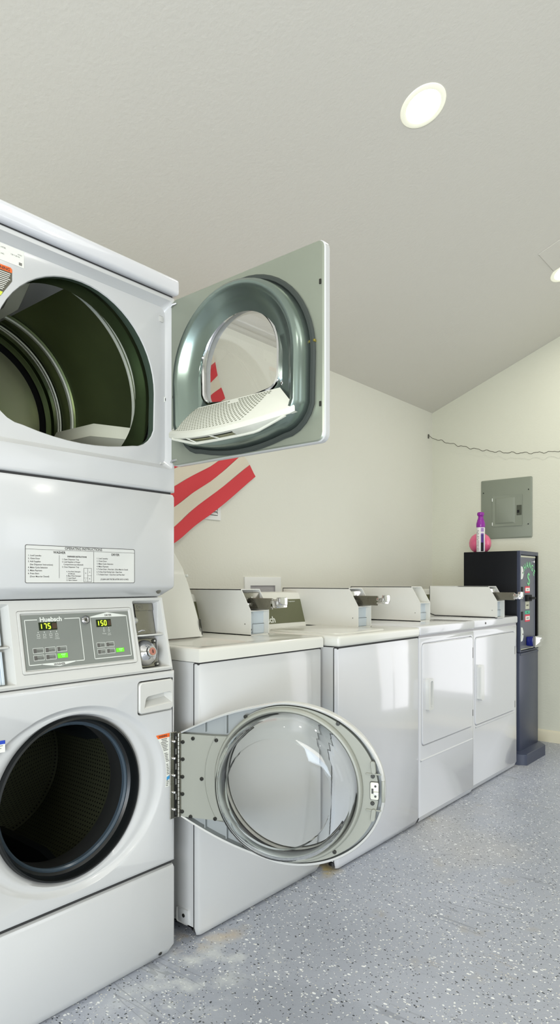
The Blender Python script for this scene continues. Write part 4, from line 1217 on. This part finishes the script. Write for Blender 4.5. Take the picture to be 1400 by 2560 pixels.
for z0, z1 in ((1.160, 1.243), (.764, .855)):
    b = MB(); m = (z0 + z1) / 2; pts = [(-.156, z0), (-.132, z0 + .003), (-.116, m - .018), (-.116, m + .018), (-.132, z1 - .003), (-.156, z1), (-.150, m + .02), (-.150, m - .02)]
    b.loft([F(pts, Y), F(pts, -.022)], cap1=True); hd = b.build('lock_handle', panel_white, fc)
    b = MB(); b.cyl((-.128, -.0215, m), (-.128, -.0235, m), .005, n=12); b.build('handle_lock', dark_steel, hd)
b = MB(); b.lathe([(.009, 0), (.009, .006), (.005, .008)], (.094, Y, 1.277), (0, -1, 0), 18, False, True); b.build('cabinet_lock', chrome, fc)
b = MB(); T = Matrix.Identity(4)
cup = [(-.045, .725), (.070, .725), (.070, .791), (-.045, .791)]
b.box(-.045, .070, -.060, Y, .729, .789, .008, 3); cp = b.build('coin_cup', blue_cap, fc)
b = MB(); b.loft([F(rrect(-.049, .074, .722, .794, .006, 2), -.060), F(rrect(-.049, .074, .722, .794, .006, 2), -.072)], True, True); b.build('cup_rim', chrome, cp)
b = MB(); b.loft([[(-.030, -.072, .735), (.066, -.072, .735), (.066, -.072, .788), (-.030, -.072, .788)], [(.014, -.092, .764), (.058, -.092, .764), (.058, -.092, .782), (.014, -.092, .782)]], True, True); b.build('cup_spout', chrome, cp)
b = MB(); b.box(-cw, cw, -.018, .35, .065, .692, .004, 2); b.box(-cw + .003, cw - .003, -.021, .34, .676, .690, .002, 1); b.build('stand', changer_s, CM)
b = MB()
pl = [(-cw - .07, .38), (-cw - .07, -.035), (-cw - .045, -.080), (cw - .045, -.080), (cw + .030, -.02), (cw + .030, .38)]
b.loft([[(a, c, 0.0) for a, c in pl], [(a, c, .066) for a, c in pl], [(a * .97, c + (.004 if c < .2 else -.004), .070) for a, c in pl]], True, True); b.build('base', changer_s, CM)

# ---- bottles on the change machine
b = MB()
prof = [(.000, 0), (.0265, 0), (.0275, .004), (.0275, .162), (.0245, .168)]
sc = thing('spray_can', 'slim spray can with purple cap standing on the black change machine', 'spray can', (-1.815, 4.235, 1.343))
b.lathe([(max(r, .0005), h) for r, h in prof], n=32); b.build('can_body', bottle_w, sc)
b = MB(); b.lathe([(.0245, .158), (.0290, .170), (.0285, .190), (.0215, .214), (.0170, .228), (.0165, .238), (.0215, .244), (.0235, .252), (.0215, .262), (.0150, .266), (.0005, .266)], n=32); b.build('cap', purple_m, sc)
b = MB()
n = 10
def arc_patch(b, a0, a1, z0, z1, r, mi):
    b.mi = mi; b.loft([[(r * math.cos(R(a0 + (a1 - a0) * k / n)), r * math.sin(R(a0 + (a1 - a0) * k / n)), z) for k in range(n + 1)] for z in (z0, z1)], closed=False)
arc_patch(b, -66, -22, .006, .118, .0279, 0); arc_patch(b, -66, -22, .118, .126, .0279, 1); arc_patch(b, -66, -22, .134, .160, .0279, 1); arc_patch(b, -66, -30, .004, .062, .0281, 2)
b.mi = 3
for k in range(14):
    a = -108; z = .012 + k * .0098
    for j in range(3):
        if random.random() < .75:
            aa = R(a - 14 + j * 13); b.box(-.0035, .0035, -.0003, .0003, 0, .0030, T=Matrix.Translation((.0279 * math.cos(aa), .0279 * math.sin(aa), z)) @ Matrix.Rotation(aa + PI / 2, 4, 'Z'))
b.build('can_label', [purple_d, mat('lilac print', (150, 120, 170), 0.4), black, ink_soft], sc)
pb = thing('round_bottle', 'round pink bottle partly hidden behind the purple capped spray can', 'bottle', (-1.866, 4.345, 1.343))
b = MB(); b.lathe([(.0005, 0), (.030, 0), (.045, .006), (.062, .022), (.0725, .045), (.0745, .066), (.070, .090), (.058, .112), (.040, .127), (.022, .134), (.016, .137), (.0005, .137)], n=40); b.build('bottle_body', pink_m, pb)
b = MB(); b.lathe([(.0165, .136), (.0165, .152), (.0005, .154)], n=24); b.build('bottle_cap', purple_m, pb)

# ------------------------------------------------------------------ electrical panel on the end wall
EP = thing('mounted_breaker_panel', 'grey green breaker panel on the end wall above the change machine', 'breaker panel', (-1.879, YF, 1.69))
b = MB(); b.loft([F(rrect(-.192, .192, -.222, .222, .008, 3), 0), F(rrect(-.192, .192, -.222, .222, .008, 3), -.008), F(rrect(-.186, .186, -.216, .216, .008, 3), -.012)], cap1=True)
b.build('panel_cover', ebox_m, EP)
b = MB(); b.loft([F(rrect(-.100, .124, -.132, .098, .005, 2), -.012), F(rrect(-.100, .124, -.132, .098, .005, 2), -.0175)], cap1=True)
dd2 = b.build('panel_door', ebox_m, EP)
b = MB(); b.loft([F(rrect(-.077, .070, -.112, .080, .003, 2), -.0175), F(rrect(-.070, .058, -.105, .074, .003, 2), -.0235)], cap1=True); b.build('raised_field', ebox_m, dd2)
b = MB(); b.box(.084, .120, -.021, -.017, -.055, .018, .001, 1); la = b.build('door_latch', ebox_d, dd2)
b = MB(); b.box(.088, .104, -.0225, -.0205, -.038, -.018); b.build('latch_button', black, la)
b = MB()
for z_ in (.070, -.112): b.box(-.104, -.097, -.020, -.012, z_ - .012, z_ + .012, .001, 1)
b.build('door_hinge', panel_white, dd2)
for x_, z_ in ((.168, .128), (.166, -.124), (-.172, .128)):
    b = MB(); b.cyl((x_, -.0115, z_), (x_, -.0145, z_), .004, n=12); b.build('cover_screw', black, EP)

# ---- thin wire strung across the corner
ctrl = [(-2.478, 4.777, 2.300), (-2.44, 4.79, 2.282), (-2.36, 4.80, 2.247), (-2.25, 4.81, 2.205), (-2.13, 4.815, 2.166), (-2.0, 4.82, 2.130), (-1.86, 4.82, 2.100), (-1.70, 4.82, 2.078), (-1.55, 4.82, 2.066), (-1.40, 4.82, 2.066), (-1.2, 4.82, 2.08), (-1.0, 4.82, 2.11), (-.7, 4.82, 2.18)]
pts = []
for i in range(len(ctrl) - 1):
    for k in range(10):
        t = k / 10; p = Vector(ctrl[i]).lerp(Vector(ctrl[i + 1]), t); s = p.x * 40
        pts.append((p.x, p.y + .004 * math.sin(s * 1.3), p.z + .0055 * math.sin(s * 1.7) + .003 * math.sin(s * 3.1 + 1)))
b = MB(); b.tube(pts, .0022, 6)
b.box(-2.484, -2.474, 4.773, 4.781, 2.285, 2.318, .001, 1)
b.box(-.704, -.696, 4.815, 4.85, 2.16, 2.19, .001, 1)
tag(b.build('hanging_wire', wire_m), 'thin dark crinkled wire hung across the end wall above the breaker panel', 'wire')

# ------------------------------------------------------------------ flag on the wall behind the stack
def wallpt(px, py, x=WL):
    f, v = 1650., 2090.; al = math.atan((v - 700) / f); sa, ca = math.sin(al), math.cos(al)
    X = (px - 700) / f; U = (1455 - py) / f; d = (-sa + X * ca, ca + X * sa, U); t = x / d[0]
    return (d[1] * t, 1.143 + d[2] * t)
colsx = {}
R_ = [(635, 1192), (618, 1163), (600, 1137), (594, 1116), (586, 1093), (577, 1069), (569, 1046), (560, 1022), (551, 999), (543, 971), (535, 941), (526, 908), (519, 882), (511, 858)]
C_ = [1290, 1243, 1205, 1168, 1140, 1112, 1084, 1056, 1030, 994, 968, 922, 896, 870]
B_ = [1343, 1302, 1255, 1206, 1166, 1132, 1100, 1070, 1044, 1020, 996, 966, 940, 915]
b = MB(); NR = 14
grid = []
for i in range(14):
    right = R_[i]; rowpts = []
    c = C_[i]; Bv = B_[i]; L0 = Bv + (Bv - c) * .9 * 2.2
    xs = [290, 370, 445, 515, right[0]] ; ys = [Bv + (Bv - c) * 2.1, Bv + (Bv - c) * 1.05, Bv, c, right[1]]
    if right[0] < 520: xs[3] = right[0] - 8
    for k in range(len(xs) - 1):
        for m in range(6):
            t = m / 6; rowpts.append((xs[k] + (xs[k + 1] - xs[k]) * t, ys[k] + (ys[k + 1] - ys[k]) * t))
    rowpts.append((xs[-1], ys[-1])); grid.append(rowpts)
for i in range(13):
    sub = 4; prev = None
    for s in range(sub + 1):
        t = s / sub; row = []
        for k in range(len(grid[i])):
            p = grid[i][k]; q = grid[i + 1][k]; px = p[0] + (q[0] - p[0]) * t; py = p[1] + (q[1] - p[1]) * t
            yz = wallpt(px, py)
            ph = k / (len(grid[i]) - 1); off = .024 + .008 * math.sin(ph * 17 + i * .35) + .005 * math.sin((i + t) * 1.9 + ph * 5)
            row.append(b.v((WL + max(off, .012), yz[0], yz[1])))
        if prev:
            for k in range(len(row) - 1): b.face([prev[k], prev[k + 1], row[k + 1], row[k]], i % 2)
        prev = row
tag(b.build('hanging_flag', [red_c, white_c], angle=80), 'draped red and white striped flag pinned to the wall behind the stacked unit', 'flag')

# ---- wall vent and laundry outlet box on the back wall
VT = thing('wall_vent', 'small white louvred vent on the wall under the flag corner', 'vent', (WL, 2.352, 1.535))
b = MB(); o_ = [(-.105, -.068), (.105, -.068), (.105, .068), (-.105, .068)]; i_ = [(-.082, -.046), (.082, -.046), (.082, .046), (-.082, .046)]
X = lambda p, x: [(x, a, c) for a, c in p]
b.loft([X(o_, 0), X(o_, .006), X(i_, .008), X(i_, .0)]); b.build('vent_frame', plate_w, VT)
b = MB(); b.box(.0005, .001, -.082, .082, -.046, .046); b.build('vent_void', ink_soft, VT)
b = MB()
for k in range(5):
    z = -.040 + k * .018; b.loft([[(.001, a, z + .012) for a in (-.08, .08)], [(.009, a, z) for a in (-.08, .08)], [(.009, a, z - .002) for a in (-.08, .08)], [(.001, a, z + .009) for a in (-.08, .08)]], closed=False)
b.build('louvre_slats', plate_w, VT)
OB = thing('laundry_outlet_box', 'white recessed laundry hookup box on the wall behind the coin meters', 'outlet box', (WL, 2.795, 1.075))
b = MB(); o_ = [(-.155, -.11), (.155, -.11), (.155, .096), (-.155, .096)]; i_ = [(-.110, -.09), (.100, -.09), (.100, .048), (-.110, .048)]
b.loft([X(o_, 0), X(o_, .007), X([(a * .97, c * .97) for a, c in o_], .009), X(i_, .009)]); b.build('faceplate', plate_w, OB)
b = MB(); b.loft([X(i_, .009), X(i_, .0012)], cap1=True); b.build('box_recess', recess_g, OB)

# ------------------------------------------------------------------ ceiling lights and hatch
NRM = Vector((SL, 0, -1)).normalized()
AL = math.atan(SL)
def ceil_thing(name, label, cat, x, y, group=None):
    t = thing(name, label, cat, (x, y, cz(x))); t.rotation_euler = (0, -AL, 0)
    if group: t['group'] = group
    return t
for x, y, lab in ((-1.224, 2.314, 'round glowing recessed ceiling light over the near washers'), (-1.224, 4.085, 'round glowing recessed ceiling light beside the square ceiling patch')):
    t = ceil_thing('recessed_ceiling_light', lab, 'ceiling light', x, y, 'recessed ceiling lights')
    b = MB(); b.lathe([(.092, 0), (.090, -.003), (.082, -.006), (.070, -.004), (.067, .0)], n=48); b.build('trim_ring', trim_w, t)
    b = MB(); b.lathe([(.068, -.0025), (.04, -.004), (.0005, -.0045)], n=48); b.build('diffuser', lamp_on, t)
b = MB(); b.box(-.09, .09, -.13, .13, -.0045, .0, .001, 1)
hp = b.build('ceiling_patch', ceil_m)
hp.location = (-1.185, 3.87, cz(-1.185)); hp.rotation_euler = (0, -AL, 0)
tag(hp, 'flat square patch plate on the ceiling next to the far light', 'ceiling patch')

# ------------------------------------------------------------------ lights
def area(name, loc, target, sx, sy, e, col=(1, 1, 1)):
    l = bpy.data.lights.new(name, 'AREA'); l.shape = 'RECTANGLE'; l.size = sx; l.size_y = sy; l.energy = e; l.color = col
    o = bpy.data.objects.new(name, l); C.objects.link(o); o.location = loc
    o.rotation_euler = (Vector(target) - Vector(loc)).to_track_quat('-Z', 'Y').to_euler()
    return o
area('window_light', (WR - .02, -.5, 1.4), (0, -.5, 1.2), 1.4, 2.2, 8, (.97, .985, 1))
area('window_light', (WR - .02, 2.7, 1.4), (0, 2.7, 1.2), 1.4, 2.2, 14, (.97, .985, 1))
area('door_light', (1.4, YN + .02, .55), (.4, 0, .40), 2.3, .9, 135, (.74, .86, 1))
area('door_light', (1.4, YN + .02, 1.55), (.4, 0, 1.5), 2.3, 1.0, 136, (1, .965, .90))
area('window_light', (-.435, YF - .02, 1.08), (-.6, 0, .4), 1.15, 1.7, 8, (1, .94, .90))
for x, y in ((-1.224, 2.314), (-1.224, 4.085), (-1.224, .5), (1.8, .5), (1.8, 2.6)):
    l = bpy.data.lights.new('downlight', 'AREA'); l.shape = 'DISK'; l.size = .13; l.energy = 4.5 if y < 1 and x < 0 else 9; l.color = (1, .97, .88)
    o = bpy.data.objects.new('downlight', l); C.objects.link(o); o.location = (x, y, cz(x) - .012); o.rotation_euler = (0, -AL if x < RX else AL, 0)
area('fill_light', (.9, 2.0, cz(.9) - .25), (.6, 2.0, 0), 1.6, 4.5, 38, (1, .985, .96))  # unseen fill lamp added under the ridge to even out the room light

w = bpy.data.worlds.new('World'); bpy.context.scene.world = w; w.use_nodes = True
bg = w.node_tree.nodes['Background']; bg.inputs[0].default_value = (.85, .92, 1, 1); bg.inputs[1].default_value = 1.1

# ------------------------------------------------------------------ camera
cam = bpy.data.cameras.new('camera'); co = bpy.data.objects.new('camera', cam); C.objects.link(co)
fpx = 1650.0
cam.sensor_fit = 'VERTICAL'; cam.sensor_height = 36.0; cam.lens = fpx / 2560 * 36.0
cam.shift_y = (1455 - 1280) / 2560; cam.shift_x = 0.0
cam.clip_start = 0.02
co.location = (0, 0, 1.143)
co.rotation_euler = (PI / 2, 0, math.atan((2090 - 700) / fpx))
s = bpy.context.scene; s.camera = co
s.view_settings.view_transform = 'Standard'
s.view_settings.exposure = 0.0
s.cycles.max_bounces = 10; s.cycles.transmission_bounces = 8; s.cycles.glossy_bounces = 5; s.cycles.diffuse_bounces = 6
s.cycles.caustics_reflective = False; s.cycles.caustics_refractive = False
s.cycles.use_denoising = True
s.cycles.sample_clamp_indirect = 6
